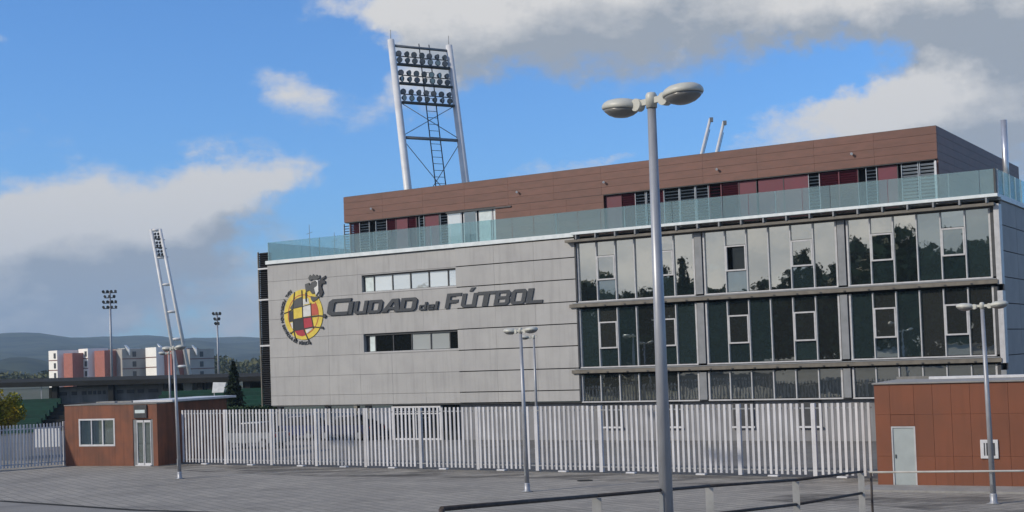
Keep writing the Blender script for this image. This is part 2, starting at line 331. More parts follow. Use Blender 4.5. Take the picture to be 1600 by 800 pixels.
def stain_overlay():
    nt = gm_dirt.node_tree; N = nt.nodes; L = nt.links; b = N['Principled BSDF']
    geo = N.new('ShaderNodeNewGeometry'); ns = N.new('ShaderNodeTexNoise'); ns.inputs['Scale'].default_value = 0.7; ns.inputs['Detail'].default_value = 9; ns.inputs['Roughness'].default_value = 0.65
    mp = N.new('ShaderNodeMapping'); mp.inputs['Rotation'].default_value = (0, 0, R(33)); mp.inputs['Scale'].default_value = (0.5, 1.3, 1); L.new(geo.outputs['Position'], mp.inputs[0]); L.new(mp.outputs[0], ns.inputs['Vector'])
    r = N.new('ShaderNodeMapRange'); r.interpolation_type = 'SMOOTHSTEP'; r.inputs[1].default_value = 0.40; r.inputs[2].default_value = 0.68; r.inputs[4].default_value = 0.8; L.new(ns.outputs[0], r.inputs[0])
    t = N.new('ShaderNodeBsdfTransparent'); m = N.new('ShaderNodeMixShader'); L.new(r.outputs[0], m.inputs[0]); L.new(t.outputs[0], m.inputs[1]); L.new(b.outputs[0], m.inputs[2]); L.new(m.outputs[0], N['Material Output'].inputs[0])
stain_overlay()
gm_asph = ground_mat('old_asphalt', (0.25, 0.237, 0.213), (0.21, 0.20, 0.18))
gm_yard = ground_mat('yard_asphalt', (0.16, 0.155, 0.145), (0.13, 0.126, 0.118))

sheet('ground', [(-6000, -900), (6000, -900), (6000, 6000), (-6000, 6000)], gm_field, -0.012)
FD = Vector((0.8335, -0.5525, 0))            # the fence line
FN = Vector((0.5525, 0.8335, 0))
F0 = Vector((-16.51, 65.46, 0))
def fp(s, n_): p = F0 + FD * s + FN * n_; return (p.x, p.y)
sheet('plaza_paving', [fp(-60, -0.1), fp(60, -0.1), (60, 24.01), (-60, 24.01)], gm_pave, -0.004)
sheet('stained_strip', [fp(-0.5, -0.25), fp(36, -0.25), fp(36, -1.0), fp(30, -3.2), fp(22, -2.6), fp(12, -3.9), fp(4, -3.2), fp(-0.5, -1.6)], gm_dirt, 0.001)
sheet('stained_patch', [(9, 42.5), (16.2, 38.6), (22, 34), (20, 31), (14, 33.5), (10.5, 38.5), (7, 41.2)], gm_dirt, 0.002)
sheet('entrance_road', [(-60, 64), (-19.4, 49.6), (-13.0, 44.7), (4, 35.5), (14, 29), (14, 24.02), (-60, 24.02)], gm_asph, 0.001)
sheet('yard', [fp(-40, -0.12), fp(60, -0.12), fp(60, 60), fp(-40, 60)], gm_yard, 0.0)

# raised bank under the camera, with a retaining wall towards the plaza
def bank():
    bm = bmesh.new(); ys = [-30, 0, 14, 22, 24]; zs = [3.2, 3.1, 2.3, 1.6, 1.4]
    xs = [-60, -30, 0, 30, 60]
    g = [[bm.verts.new((x, y, z)) for x in xs] for y, z in zip(ys, zs)]
    g.append([bm.verts.new((x, 24, -0.3)) for x in xs])
    for a, b in zip(g, g[1:]):
        for i in range(len(xs) - 1): bm.faces.new((a[i], a[i + 1], b[i + 1], b[i]))
    o = mk('raised_bank', bm, gm_asph); o['kind'] = 'structure'
bank()
# flush gutter strip along the road edge
def gutter():
    a, b, c = Vector((-60, 64, 0.004)), Vector((-19.4, 49.6, 0.004)), Vector((-13.0, 44.7, 0.004))
    bm = bmesh.new(); pts = [a, b, c, Vector((4, 35.5, 0.004))]
    for p, q in zip(pts, pts[1:]):
        nrm = (q - p).cross(Vector((0, 0, 1))).normalized() * 0.16
        v = [bm.verts.new(k) for k in (p - nrm, q - nrm, q + nrm, p + nrm)]; bm.faces.new(v)
    o = mk('road_gutter', bm, 'stand_dark'); o['kind'] = 'structure'
gutter()

# ------------------------------------------------------------------ office building
BZ = R(-31.96)
B = root('office_building', 'long grey and glass office building with brown penthouse and glass balustrade behind the white fence', 'building', (22.52, 60.5, 0), BZ)
GX = -22.32          # where the grey wall ends and the curtain wall begins (local x runs to the right, origin at the near corner)
LX = -44.88
ZT = 11.2
# core volumes behind the skins
box('wall_core', LX + 0.05, GX - 0.25, 0.35, 24.6, 2.2, 11.1, 'joint', B)
box('wall_core', GX - 0.24, -0.35, 0.9, 24.6, 0.05, 11.12, 'dark_room', B)
box('roof_slab', LX + 0.02, -0.02, 0.12, 24.7, ZT - 0.05, ZT + 0.02, 'concrete', B)
# grey cladding panels
rows_l = [2.15, 2.77, 3.97, 5.20, 6.42, 7.63, 8.86, 10.06, 11.13]
colsL = [LX + i * (14.6 / 6) for i in range(7)]; colsR = [-30.28 + i * (7.96 / 3) for i in range(4)]
WIN = {6: (8.93, 10.00), 3: (5.28, 6.40)}
def panel(x0, x1, z0, z1, g, y0=0.0):
    box('wall_panel', x0 + 0.004, x1 - 0.004, y0 + random.uniform(-.004, .004), 0.3, z0 + g, z1 - g, 'panel', B)
for r in range(8):
    z0, z1 = rows_l[r], rows_l[r + 1]
    for c in range(6):
        x0, x1 = colsL[c], colsL[c + 1]
        if r in WIN:
            wz0, wz1 = WIN[r]
            if x0 > -37.25 - 0.01: 
                continue
            if x1 > -37.25: x1 = -37.25
        panel(x0, x1, z0, z1, 0.008)
    for c in range(3):
        panel(colsR[c], colsR[c + 1] if c < 2 else GX - 0.02, z0, z1, 0.028, -0.05)
for r, (wz0, wz1) in WIN.items():
    z0, z1 = rows_l[r], rows_l[r + 1]
    for k in range(3):
        xa = -37.25 + k * 6.97 / 3; xb = xa + 6.97 / 3
        if wz0 - z0 > 0.05: box('wall_panel', xa, xb, 0, 0.3, z0 + 0.01, wz0, 'panel', B)
        if z1 - wz1 > 0.05: box('wall_panel', xa, xb, 0, 0.3, wz1, z1 - 0.01, 'panel', B)
# strip windows
def strip(z0, z1, us, mts):
    w = box('window', -37.25, -30.28, 0.27, 0.33, z0, z1, 'joint', B)
    w.name = 'strip_window'
    for (ua, ub), mt_ in zip(zip(us, us[1:]), mts):
        xa, xb = -ua + 0.045, -ub - 0.045
        p = box('pane', xa, xb, -0.012, 0.012, -(z1 - z0) / 2 + 0.07, (z1 - z0) / 2 - 0.07, mt_, w)
        p.location.x = (xa + xb) / 2 - w.location.x; p.location.y = 0.2 - w.location.y; p.location.z = 0
        p.rotation_euler = (R(random.uniform(-0.6, 0.6)), 0, R(random.uniform(-0.6, 0.6)))
    for ua in us[1:-1]:
        q = box('mullion', -0.035, 0.035, -0.04, 0.04, -(z1 - z0) / 2, (z1 - z0) / 2, 'dark_steel', w)
        q.location.x = -ua - w.location.x; q.location.y = 0.18 - w.location.y
    q = box('head_frame', -3.48, 3.48, -0.03, 0.03, -0.05, 0.05, 'dark_steel', w); q.location.z = (z1 - z0) / 2 - 0.05; q.location.y = 0.13 - w.location.y
    q = box('sill', -3.48, 3.48, -0.06, 0.06, -0.02, 0.02, 'frame', w); q.location.z = -(z1 - z0) / 2 + 0.022; q.location.y = 0.08 - w.location.y
strip(8.93, 10.0, [37.15, 36.42, 35.02, 33.68, 32.33, 30.95, 30.30], ['blind', 'g_strip', 'g_strip', 'g_strip', 'g_strip', 'g_strip'])
strip(5.28, 6.40, [36.95, 36.45, 35.1, 33.74, 32.34, 30.97, 30.30], ['blind', 'g_black', 'g_black', 'g_strip', 'g_strip', 'g_black'])

# curtain wall
BAYS = [(-22.22, -15.30), (-14.72, -7.70), (-7.13, -0.42)]
PY = 0.18
def pane(x0, x1, z0, z1, mt_, fr=None, y=PY):
    p = box('pane', x0, x1, y - 0.012, y + 0.012, z0, z1, mt_, B)
    p.rotation_euler = (R(random.uniform(-0.35, 0.35)), 0, R(random.uniform(-0.6, 0.6)))
    return p
floors = [(7.62, 10.80, 8.70, 10.02, 2), (4.02, 7.16, 4.98, 6.44, 1), (2.14, 3.56, None, None, 0)]
for bi, (xa, xb) in enumerate(BAYS):
    n_ = 6; w_ = (xb - xa) / n_
    for z0, z1, wz0, wz1, lv in floors:
        for i in range(n_):
            x0, x1 = xa + i * w_ + 0.03, xa + (i + 1) * w_ - 0.03
            if lv == 2: mt_ = 'g_mid' if (bi == 2 and i >= 3) else 'g_bright'
            elif lv == 1: mt_ = 'g_mid' if (i in (0, 2) or (bi == 0 and i == 5)) else 'g_dark'
            else: mt_ = 'g_dark'
            if wz0 is not None and i in (1, 4):
                pane(x0, x1, z0 + 0.03, wz0 - 0.03, 'g_mid' if lv else mt_)
                pane(x0, x1, wz1 + 0.03, z1, mt_)
                opened = (lv == 2 and bi == 1 and i == 1)
                wf = box('opening_window', x0, x1, 0.05, 0.16, wz0, wz1, 'frame', B)
                # replace the solid by a ring frame
                key = ('ring', round(x1 - x0, 3), round(wz1 - wz0, 3))
                me = CACHE.get(key)
                hx, hz = (x1 - x0) / 2, (wz1 - wz0) / 2
                if me is None:
                    bm = bmesh.new(); t_ = 0.075
                    bm_box(bm, -hx, -hx + t_, -0.06, 0.05, -hz, hz); bm_box(bm, hx - t_, hx, -0.06, 0.05, -hz, hz)
                    bm_box(bm, -hx + t_, hx - t_, -0.06, 0.05, -hz, -hz + t_); bm_box(bm, -hx + t_, hx - t_, -0.06, 0.05, hz - t_, hz)
                    me = finish(bm, 'ring_frame', 'frame'); CACHE[key] = me
                wf.data = me
                p = box('pane', -hx + 0.07, hx - 0.07, -0.012, 0.012, -hz + 0.07, hz - 0.07, 'g_black' if opened else mt_, wf)
                if opened: p.location.y = 0.35
                p.rotation_euler = (R(random.uniform(-0.5, 0.5)), 0, R(random.uniform(-0.5, 0.5)))
            else:
                pane(x0, x1, z0 + 0.03, z1, mt_)
        for i in range(n_ + 1):
            x = xa + i * w_
            hw = 0.045 if i in (0, n_) else 0.028
            box('mullion', x - hw, x + hw, 0.06, 0.24, z0, z1 + 0.02, 'frame', B)
        box('sill', xa - 0.04, xb + 0.04, 0.02, 0.26, z0 - 0.07, z0 - 0.002, 'frame', B)
# columns between bays, full height, and end posts
for x0, x1 in ((-15.20, -14.82), (-7.60, -7.24)):
    for z0, z1 in ((7.62, 10.80), (4.02, 7.16), (2.14, 3.56)):
        box('column', x0, x1, -0.02, 0.4, z0, z1, 'steel', B)
for z0, z1 in ((7.62, 10.80), (4.02, 7.16), (2.14, 3.56)):
    box('end_post', GX - 0.02, GX + 0.05, -0.03, 0.4, z0, z1, 'dark_steel', B)
    box('end_post', -0.37, -0.2, 0.02, 0.4, z0, z1, 'dark_steel', B)
# corner fins
for z0, z1 in ((7.25, 10.95), (3.62, 6.95), (0.05, 3.3)):
    box('corner_fin', -0.19, 0.06, -0.12, 0.45, z0, z1, 'frame' if z1 > 3.5 else 'steel', B, bevel=0.01)
# projecting ledges
for zc in (7.38, 3.77):
    box('ledge', -22.72, -0.12, -0.18, 0.14, zc - 0.10, zc + 0.09, 'beam', B, bevel=0.008)
    box('ledge_trim', -22.55, -0.2, -0.16, 0.12, zc + 0.104, zc + 0.15, 'steel', B)
    for i in range(18): box('bracket', -21.7 + i * 1.2 - 0.05, -21.7 + i * 1.2 + 0.05, -0.215, -0.182, zc - 0.07, zc - 0.02, 'dark_steel', B)
box('eaves_beam', -22.75, -0.1, -0.38, 0.10, 10.86, 11.00, 'beam', B, bevel=0.008)
box('eaves_beam', -22.45, -0.2, 0.0, 0.5, 10.802, 10.855, 'dark_steel', B)
# coping and sunshade bars
box('coping', LX - 0.05, GX, -0.14, 0.3, ZT - 0.03, ZT + 0.2, 'coping', B, bevel=0.01)
box('coping', GX + 0.003, 0.1, -0.45, 0.3, ZT + 0.05, ZT + 0.2, 'coping', B, bevel=0.01)
box('coping', -0.2, 0.1, 0.303, 24.8, ZT - 0.03, ZT + 0.2, 'coping', B)
for i in range(19):
    x = GX + 0.3 + i * 1.2
    b_ = box('sunshade_bracket', x - 0.04, x + 0.04, -0.43, -0.02, 11.002, 11.245, 'steel', B)
# balustrade glass
x = LX + 0.1; k = 0
while x < -0.2:
    x1 = min(x + 1.42, -0.12)
    p = box('balustrade_pane', x + 0.012, x1 - 0.012, -0.02, 0.0, ZT + 0.21, 12.58, 'g_bal', B)
    p.rotation_euler = (R(random.uniform(-0.8, 0.8)), 0, R(random.uniform(-0.5, 0.5)))
    if k % 3 == 0: box('balustrade_post', x - 0.02, x + 0.02, 0.01, 0.05, ZT + 0.205, 12.57, 'frame', B)
    x = x1; k += 1
y = 0.1
while y < 22:
    p = box('balustrade_pane', -0.02, 0.0, y + 0.03, y + 1.30, ZT + 0.21, 12.58, 'g_bal', B)
    p.rotation_euler = (0, R(random.uniform(-0.6, 0.6)), R(random.uniform(-1.0, 1.0)))
    box('balustrade_post', 0.005, 0.04, y - 0.03, y + 0.02, ZT + 0.205, 12.57, 'white_metal', B)
    y += 1.34
box('corner_plate', -0.12, -0.03, -0.05, 0.08, ZT + 0.205, 12.60, 'dark_steel', B)
# glass return on the far left end
for y in range(0, 6): box('balustrade_pane', LX + 0.05, LX + 0.07, 0.1 + y * 1.42, 1.48 + y * 1.42, ZT + 0.21, 12.58, 'g_bal', B)
# side wall: dark grey cladding panels
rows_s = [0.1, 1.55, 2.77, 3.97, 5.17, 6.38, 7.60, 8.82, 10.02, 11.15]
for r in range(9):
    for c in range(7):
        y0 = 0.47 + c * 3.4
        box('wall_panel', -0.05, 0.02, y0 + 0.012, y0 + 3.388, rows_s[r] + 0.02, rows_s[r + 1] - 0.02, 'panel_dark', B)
# ground floor: recessed wall under the curtain wall with small windows
box('ground_floor_wall', GX - 8.2, -0.4, 0.3, 0.8, 0.0, 2.06, 'gf_wall', B, label='pale grey recessed ground floor wall')
box('soffit', LX + 0.05, -0.1, 0.05, 0.29, 2.075, 2.13, 'dark_steel', B)
for bi, (xa, xb) in enumerate(BAYS):
    w_ = (xb - xa) / 6
    for i in (1, 4):
        x0, x1 = xa + i * w_ + 0.03, xa + (i + 1) * w_ - 0.03
        wf = box('lower_window', x0, x1, 0.22, 0.298, 0.72, 2.06, 'dark_steel', B)
        s_ = box('sill', x0 - 0.06, x1 + 0.06, 0.12, 0.218, 0.66, 0.75, 'white_metal', B)
# white-framed ground floor window and dark doorway beside it
wf = box('ground_window', -35.3, -31.9, 0.20, 0.30, 0.0, 1.9, 'g_black', B)
for x0, x1, z0, z1 in ((-35.4, -35.3, 0.0, 2.0), (-31.9, -31.8, 0.0, 2.0), (-35.3, -31.9, 1.9, 2.0), (-35.3, -31.9, -0.0, 0.1), (-33.65, -33.57, 0.1, 1.9), (-35.3, -31.9, 1.52, 1.58)):
    box('window_frame', x0, x1, 0.12, 0.3, z0, z1, 'white_metal', B)
box('doorway', -31.7, -30.55, 0.22, 0.3, 0, 2.05, 'g_black', B)
box('ground_floor_wall', -35.45, -30.53, 0.31, 6.0, 0.0, 2.06, 'gf_wall', B)
for x in (-44.5, -40.6, -37.4): box('pilotis_column', x - 0.16, x + 0.16, 0.3, 0.62, 0, 2.14, 'concrete', B, bevel=0.02)
for x in (-44.5, -40.6, -37.4): box('pilotis_column', x - 0.16, x + 0.16, 8.0, 8.32, 0, 2.14, 'concrete', B, bevel=0.02)
box('back_wall', -44.8, -35.5, 16, 16.3, 0, 2.14, 'panel_dark', B)
# louvre screen on the left end
box('screen_post', -45.90, -45.82, 0.2, 0.3, 2.1, 12.05, 'beam', B)
for zc in (8.95, 10.95, 6.0): box('screen_bracket', -45.8, LX - 0.06, 0.1, 0.2, zc - 0.05, zc + 0.05, 'white_metal', B)
box('screen_backing', -45.8, LX - 0.05, 0.32, 0.36, 2.2, 12.0, 'dark_room', B)
for i in range(72):
    z = 2.3 + i * 0.135
    if any(abs(z - q) < 0.1 for q in (8.95, 10.95, 6.0)): continue
    s_ = box('louvre_slat', -45.81, LX - 0.04 + (0.2 if z > 11.45 else 0), 0.20, 0.30, z, z + 0.03, 'dark_room', B); s_.rotation_euler.x = R(-30)

# penthouse
PX0, PX1, PYF, PYB = -40.92, -3.35, 3.0, 23.0
box('penthouse_core', PX0 + 0.1, PX1 - 0.1, PYF + 0.85, PYB - 0.1, ZT + 0.02, 15.2, 'dark_room', B)
fz = [13.74, 14.16, 14.57, 14.98, 15.38]
fz_r = [13.64, 14.08, 14.52, 14.95, 15.36]
nfc = 12
for c in range(nfc):
    xa = PX0 + c * (PX1 - PX0) / nfc; xb = xa + (PX1 - PX0) / nfc
    for r in range(4): box('fascia_board', xa + 0.004, xb - 0.004, PYF, PYF + 0.12, fz[r] + 0.006, fz[r + 1] - 0.006, 'brown', B)
for c in range(6):
    ya = PYF + 0.125 + c * (PYB - PYF - 0.13) / 6; yb = ya + (PYB - PYF - 0.13) / 6
    for r in range(10):
        z0 = ZT + 0.03 + r * 0.415
        box('side_board', PX1 - 0.12, PX1, ya + 0.004, yb - 0.004, z0 + 0.005, min(z0 + 0.41, 15.375), 'brown', B)
box('penthouse_roof', PX0 + 0.02, PX1 - 0.02, PYF + 0.05, PYB, 15.36, 15.40, 'dark_steel', B)
box('fascia_back', PX0 + 0.02, PX1 - 0.13, PYF + 0.12, PYF + 0.3, 13.78, 15.35, 'joint', B)
box('soffit', PX0 + 0.05, PX1 - 0.13, PYF + 0.02, PYF + 0.84, 13.70, 13.74, 'dark_steel', B)
# solid brown stretch between door and right louvres
for c in range(3):
    xa = -29.35 + c * (7.33 / 3); xb = xa + 7.33 / 3
    for r in range(6): box('wall_board', xa + 0.004, xb - 0.004, PYF + 0.005, PYF + 0.115, 11.24 + r * 0.415 + 0.005, 11.24 + (r + 1) * 0.415 - 0.005, 'brown', B)
box('white_post', -3.5, -3.42, PYF - 0.05, PYF + 0.03, ZT + 0.02, 13.64, 'white_metal', B)
def louvre(x0, x1, mt_, pitch=0.17, th=0.05, y=PYF + 0.2):
    key = ('louvre', round(x1 - x0, 2), mt_, pitch)
    me = CACHE.get(key); w = (x1 - x0) / 2
    if me is None:
        bm = bmesh.new(); z = 0.05
        while z < 2.4:
            v = [bm.verts.new(p) for p in ((-w, 0.04, z), (w, 0.04, z), (w, -0.04, z + th), (-w, -0.04, z + th))]; bm.faces.new(v)
            z += pitch
        bm_box(bm, -w, -w + 0.03, -0.05, 0.05, 0, 2.45); bm_box(bm, w - 0.03, w, -0.05, 0.05, 0, 2.45)
        me = finish(bm, 'louvre', mt_, fix=False); CACHE[key] = me
    o = link('louvre_panel', me, B, ((x0 + x1) / 2, y, ZT + 0.03))
    return o
def solid(x0, x1, y=PYF + 0.2): box('maroon_panel', x0 + 0.01, x1 - 0.01, y - 0.02, y + 0.02, ZT + 0.03, 13.66, 'maroon', B)
seq = [(22.0, 20.98, 's'), (20.98, 20.1, 'm'), (20.1, 19.45, 'l'), (19.4, 18.79, 'l'), (18.79, 18.35, 'm'), (18.33, 17.4, 'l'), (17.36, 16.45, 'l'), (16.41, 15.65, 'l'), (15.6, 14.91, 'n'), (14.91, 13.9, 'm'), (13.9, 12.91, 's'),
       (12.80, 11.4, 's'), (11.4, 10.03, 's'), (10.03, 9.42, 'l'), (9.42, 8.4, 'm'), (8.4, 7.41, 'm'), (7.0, 6.43, 'l'), (6.38, 5.40, 's'), (5.2, 4.35, 'g'), (4.3, 3.55, 'g')]
seqL = [(41.1, 40.6, 'l'), (40.55, 39.8, 'm'), (39.8, 39.0, 'l'), (38.5, 37.6, 'l'), (37.6, 36.9, 'm'), (36.9, 36.0, 's'), (36.0, 35.3, 'm'), (35.1, 34.7, 'l'), (34.65, 33.6, 's'), (33.5, 32.9, 'l')]
for ua, ub, t_ in seq + seqL:
    if t_ == 's': solid(-ua, -ub)
    elif t_ == 'm':
        louvre(-ua, -ub, 'maroon', 0.12, 0.09)
    elif t_ == 'n': louvre(-ua, -ub, 'maroon', 0.17, 0.06)
    elif t_ == 'g': louvre(-ua, -ub, 'slat_light', 0.17, 0.09)
    else: louvre(-ua, -ub, 'slat_light')
    if t_ in 'smln': box('louvre_frame', -ub - 0.0, -ub + 0.035, PYF + 0.16, PYF + 0.26, ZT + 0.03, 13.69, 'dark_steel', B)
# terrace doors
for ua, ub, mt_ in ((32.86, 31.85, 'g_strip'), (31.72, 30.75, 'g_mid'), (30.6, 29.62, 'blind'), (29.55, 28.75, 'g_strip')):
    d_ = box('terrace_door', -ua, -ub, PYF + 0.1, PYF + 0.16, ZT + 0.05, 13.60, 'white_metal', B)
    p = box('pane', -(ua - ub) / 2 + 0.07, (ua - ub) / 2 - 0.07, -0.04, 0.04, -1.2, 1.2, mt_, d_)
box('door_head', -32.9, -28.2, PYF - 0.06, PYF + 0.09, 13.60, 13.68, 'dark_steel', B)
for u_ in (38.6, 27.7, 21.9, 15.0, 7.6):
    bm = bmesh.new(); bm_tube(bm, (0, 0, 0), (0, -0.10, 0), 0.02, seg=8); bm_tube(bm, (-0.02, -0.10, 0.01), (0.03, -0.2, -0.03), 0.05, 0.07, 10)
    mk('wall_light', bm, 'white_metal', B, (-u_, PYF, 14.45))

# rooftop things
def flue():
    bm = bmesh.new(); bm_tube(bm, (0, 0, 0), (0, 0, 4.5), 0.15, seg=14); 
    o = mk('flue_pipe', bm, 'pipe', None, W(-0.75, 6.0, ZT + 0.02)); tag(o, 'tall shiny steel flue pipe standing on the roof terrace at the right end', 'pipe')
def W(xl, yl, z):
    c, s = math.cos(BZ), math.sin(BZ)
    return (22.52 + xl * c - yl * s, 60.5 + xl * s + yl * c, z)
flue()
for i, (xl, yl, h, lab) in enumerate(((-43.0, 2.0, 1.9, 'thin metal antenna mast rising from the far left end of the roof terrace'), (-41.35, 2.5, 1.3, 'shorter thin antenna beside the left end of the penthouse'))):
    t = root('antenna', lab, 'antenna', W(xl, yl, ZT + 0.02), BZ)
    bm = bmesh.new(); bm_tube(bm, (0, 0, 0), (0, 0, h + 0.6), 0.022, 0.015, 6); mk('mast', bm, 'steel', t)
    bm = bmesh.new(); bm_tube(bm, (-0.25, 0, h), (0.25, 0, h + 0.1), 0.014, seg=5); mk('crossbar', bm, 'steel', t)

# ------------------------------------------------------------------ lettering on the wall
SG = root('wall_lettering', 'large slanted charcoal lettering reading Ciudad del Fútbol on the grey wall', 'sign', W(0, 0, 0), BZ)
def loops(ch):
    """square italic capitals on a 1 x 1 cell: outline, then holes"""
    t, s, c = 0.27, 0.20, 0.16
    D_ = {
     'C': [[(1, 1), (c, 1), (0, 1 - c), (0, c), (c, 0), (1, 0), (1, s), (t + .06, s), (t, s + .06), (t, 1 - s - .06), (t + .06, 1 - s), (1, 1 - s)]],
     'I': [[(0, 0), (1, 0), (1, 1), (0, 1)]],
     'U': [[(0, 1), (0, c), (c, 0), (1, 0), (1, 1), (1 - t, 1), (1 - t, s), (t, s), (t, 1)]],
     'D': [[(0, 0), (1 - c, 0), (1, c), (1, 1 - c), (1 - c, 1), (0, 1)], [(t, s), (t, 1 - s), (1 - t - .03, 1 - s), (1 - t, 1 - s - .06), (1 - t, s + .06), (1 - t - .03, s)]],
     'A': [[(0, 0), (.33, 0), (.40, .2), (.72, .2), (.74, 0), (1.05, 0), (.86, 1), (.50, 1)], [(.47, .38), (.60, .74), (.67, .74), (.71, .38)]],
     'F': [[(0, 0), (t, 0), (t, .36), (.85, .36), (.85, .56), (t, .56), (t, .80), (1, .80), (1, 1), (0, 1)]],
     'T': [[(.36, 0), (.66, 0), (.66, .80), (1, .80), (1, 1), (0, 1), (0, .80), (.36, .80)]],
     'B': [[(0, 0), (1 - c, 0), (1, c), (1, .44), (.93, .52), (1, .60), (1, 1 - c), (1 - c, 1), (0, 1)], [(t, .18), (t, .42), (1 - t, .42), (1 - t, .18)], [(t, .60), (t, .82), (1 - t, .82), (1 - t, .60)]],
     'O': [[(c, 0), (1 - c, 0), (1, c), (1, 1 - c), (1 - c, 1), (c, 1), (0, 1 - c), (0, c)], [(t, s), (t, 1 - s), (1 - t, 1 - s), (1 - t, s)]],
     'L': [[(0, 0), (1, 0), (1, .20), (.33, .20), (.33, 1), (0, 1)]],
     'd': [[(.10, 0), (1, 0), (1, 1), (.72, 1), (.72, .66), (.10, .66), (0, .56), (0, .10)], [(.27, .17), (.27, .49), (.72, .49), (.72, .17)]],
     'e': [[(.10, 0), (1, 0), (1, .15), (.28, .15), (.28, .27), (1, .27), (1, .56), (.90, .66), (.10, .66), (0, .56), (0, .10)], [(.28, .40), (.28, .52), (.74, .52), (.74, .40)]],
     'l': [[(0, 0), (1, 0), (1, 1), (0, 1)]],
     "'": [[(0, 0), (.7, 0), (1.5, 1), (.6, 1)]],
    }
    return D_[ch]
ZB = 7.67
glyphs = [('C', -40.05, 1.75, 1.0), ('I', -38.42, 0.36, .78), ('U', -37.93, 0.98, .78), ('D', -36.83, 1.03, .78), ('A', -35.80, 1.33, .78), ('D', -34.42, 1.18, .78),
          ('d', -33.0, .52, .46), ('e', -32.42, .50, .46), ('l', -31.85, .19, .46),
          ('F', -31.12, 1.02, .86), ('U', -30.0, 1.05, .80), ('T', -28.95, 1.22, .84), ('B', -27.72, 1.02, .84), ('O', -26.62, .98, .84), ('L', -25.56, 1.08, .84)]
for ch, x0, w, h in glyphs:
    def tr(p, w=w, h=h, x0=x0): return (x0 + p[0] * w + p[1] * h * 0.27, ZB + p[1] * h)
    lp = loops(ch)
    prism('letter', [tr(p) for p in lp[0]], -0.115 if x0 > -30.3 else -0.10, -0.052 if x0 > -31.2 else -0.003, 'letter', SG, [[tr(p) for p in q] for q in lp[1:]])
    if ch == 'U' and x0 > -31:
        prism('accent', [(x0 + .66 + p[0] * .3, ZB + .90 + p[1] * .22) for p in loops("'")[0]], -0.115, -0.052, 'letter', SG)

# ------------------------------------------------------------------ round emblem
EM = root('round_emblem', 'round yellow, red and black emblem with a dark figure on top, left of the lettering', 'emblem', W(0, 0, 0), BZ)
EX, EZ, ER = -41.95, 7.84, 1.58
def circ(r, n_=48, a0=0, a1=2 * math.pi): return [(EX + r * ER * 1.0 * math.cos(a0 + (a1 - a0) * k / n_), EZ + r * ER * math.sin(a0 + (a1 - a0) * k / n_)) for k in range(n_)]
def ep(l): return [(EX + (X - 290) / 163 * ER, EZ + (430 - Y) / 205 * ER) for X, Y in l]
prism('yellow_disc', circ(1.0), -0.05, -0.003, 'yellow', EM)
prism('inner_ring', circ(0.80), -0.056, -0.051, 'e_orange', EM, [circ(0.765)])
def poly(name, l, mt_, y=-0.064): prism(name, ep(l), y, -0.0515, mt_, EM)
poly('colour_patch', [(178, 372), (230, 300), (283, 285), (283, 362), (207, 375), (203, 395)], 'e_grey')
poly('colour_patch', [(207, 380), (283, 368), (283, 453), (207, 463)], 'yellow')
poly('colour_patch', [(290, 355), (357, 350), (355, 443), (290, 450)], 'e_white')
poly('colour_patch', [(362, 348), (400, 345), (414, 385), (415, 438), (360, 443)], 'e_orange')
poly('colour_patch', [(168, 400), (202, 395), (204, 482), (170, 486)], 'e_black')
poly('colour_patch', [(180, 492), (202, 489), (204, 545), (192, 535)], 'e_white')
poly('colour_patch', [(206, 470), (283, 461), (287, 544), (213, 553)], 'e_black')
poly('colour_patch', [(291, 459), (358, 451), (368, 538), (292, 545)], 'e_red')
poly('colour_patch', [(212, 558), (300, 549), (308, 598), (275, 607), (236, 595)], 'e_red')
poly('colour_patch', [(306, 552), (368, 545), (316, 588)], 'e_white')
poly('colour_patch', [(292, 305), (335, 300), (345, 345), (292, 350)], 'e_white')
def line(name, pts, w, mt_='e_black'):
    P = [Vector(q) for q in ep(pts)]; bm = bmesh.new()
    for i, (p, q) in enumerate(zip(P, P[1:])):
        d = (q - p).normalized(); nn = Vector((-d.y, d.x)) * w / 2; p = p - d * w * 0.3; q = q + d * w * 0.3
        y0, y1 = -0.072 - i * 0.0021 - len(EM.children) * 0.0004, -0.052
        vs = [bm.verts.new((k.x, yy, k.y)) for yy in (y0, y1) for k in (p - nn, q - nn, q + nn, p + nn)]
        for f in ((0, 1, 2, 3), (7, 6, 5, 4), (0, 4, 5, 1), (1, 5, 6, 2), (2, 6, 7, 3), (3, 7, 4, 0)): bm.faces.new([vs[i2] for i2 in f])
    mk(name, bm, mt_, EM)
line('black_line', [(285, 235), (287, 455), (291, 548), (312, 600), (338, 665)], 0.075)
line('black_line', [(222, 245), (205, 375), (205, 550), (222, 635)], 0.07)
line('black_line', [(357, 340), (359, 450), (374, 545)], 0.055)
line('black_line', [(205, 468), (290, 457), (420, 447), (470, 455)], 0.075)
line('black_line', [(180, 580), (213, 556), (290, 548), (375, 535), (450, 546)], 0.06)
line('black_line', [(128, 412), (172, 398), (207, 380)], 0.045)
line('black_line', [(207, 376), (285, 364), (357, 350)], 0.04)
for X, Y, r in ((468, 453, .13), (448, 546, .08), (338, 662, .08), (220, 632, .07), (183, 577, .06)):
    c = ep([(X, Y)])[0]; prism('dot', [(c[0] + r * math.cos(k * .524), c[1] + r * math.sin(k * .524)) for k in range(12)], -0.10, -0.003, 'e_black', EM)
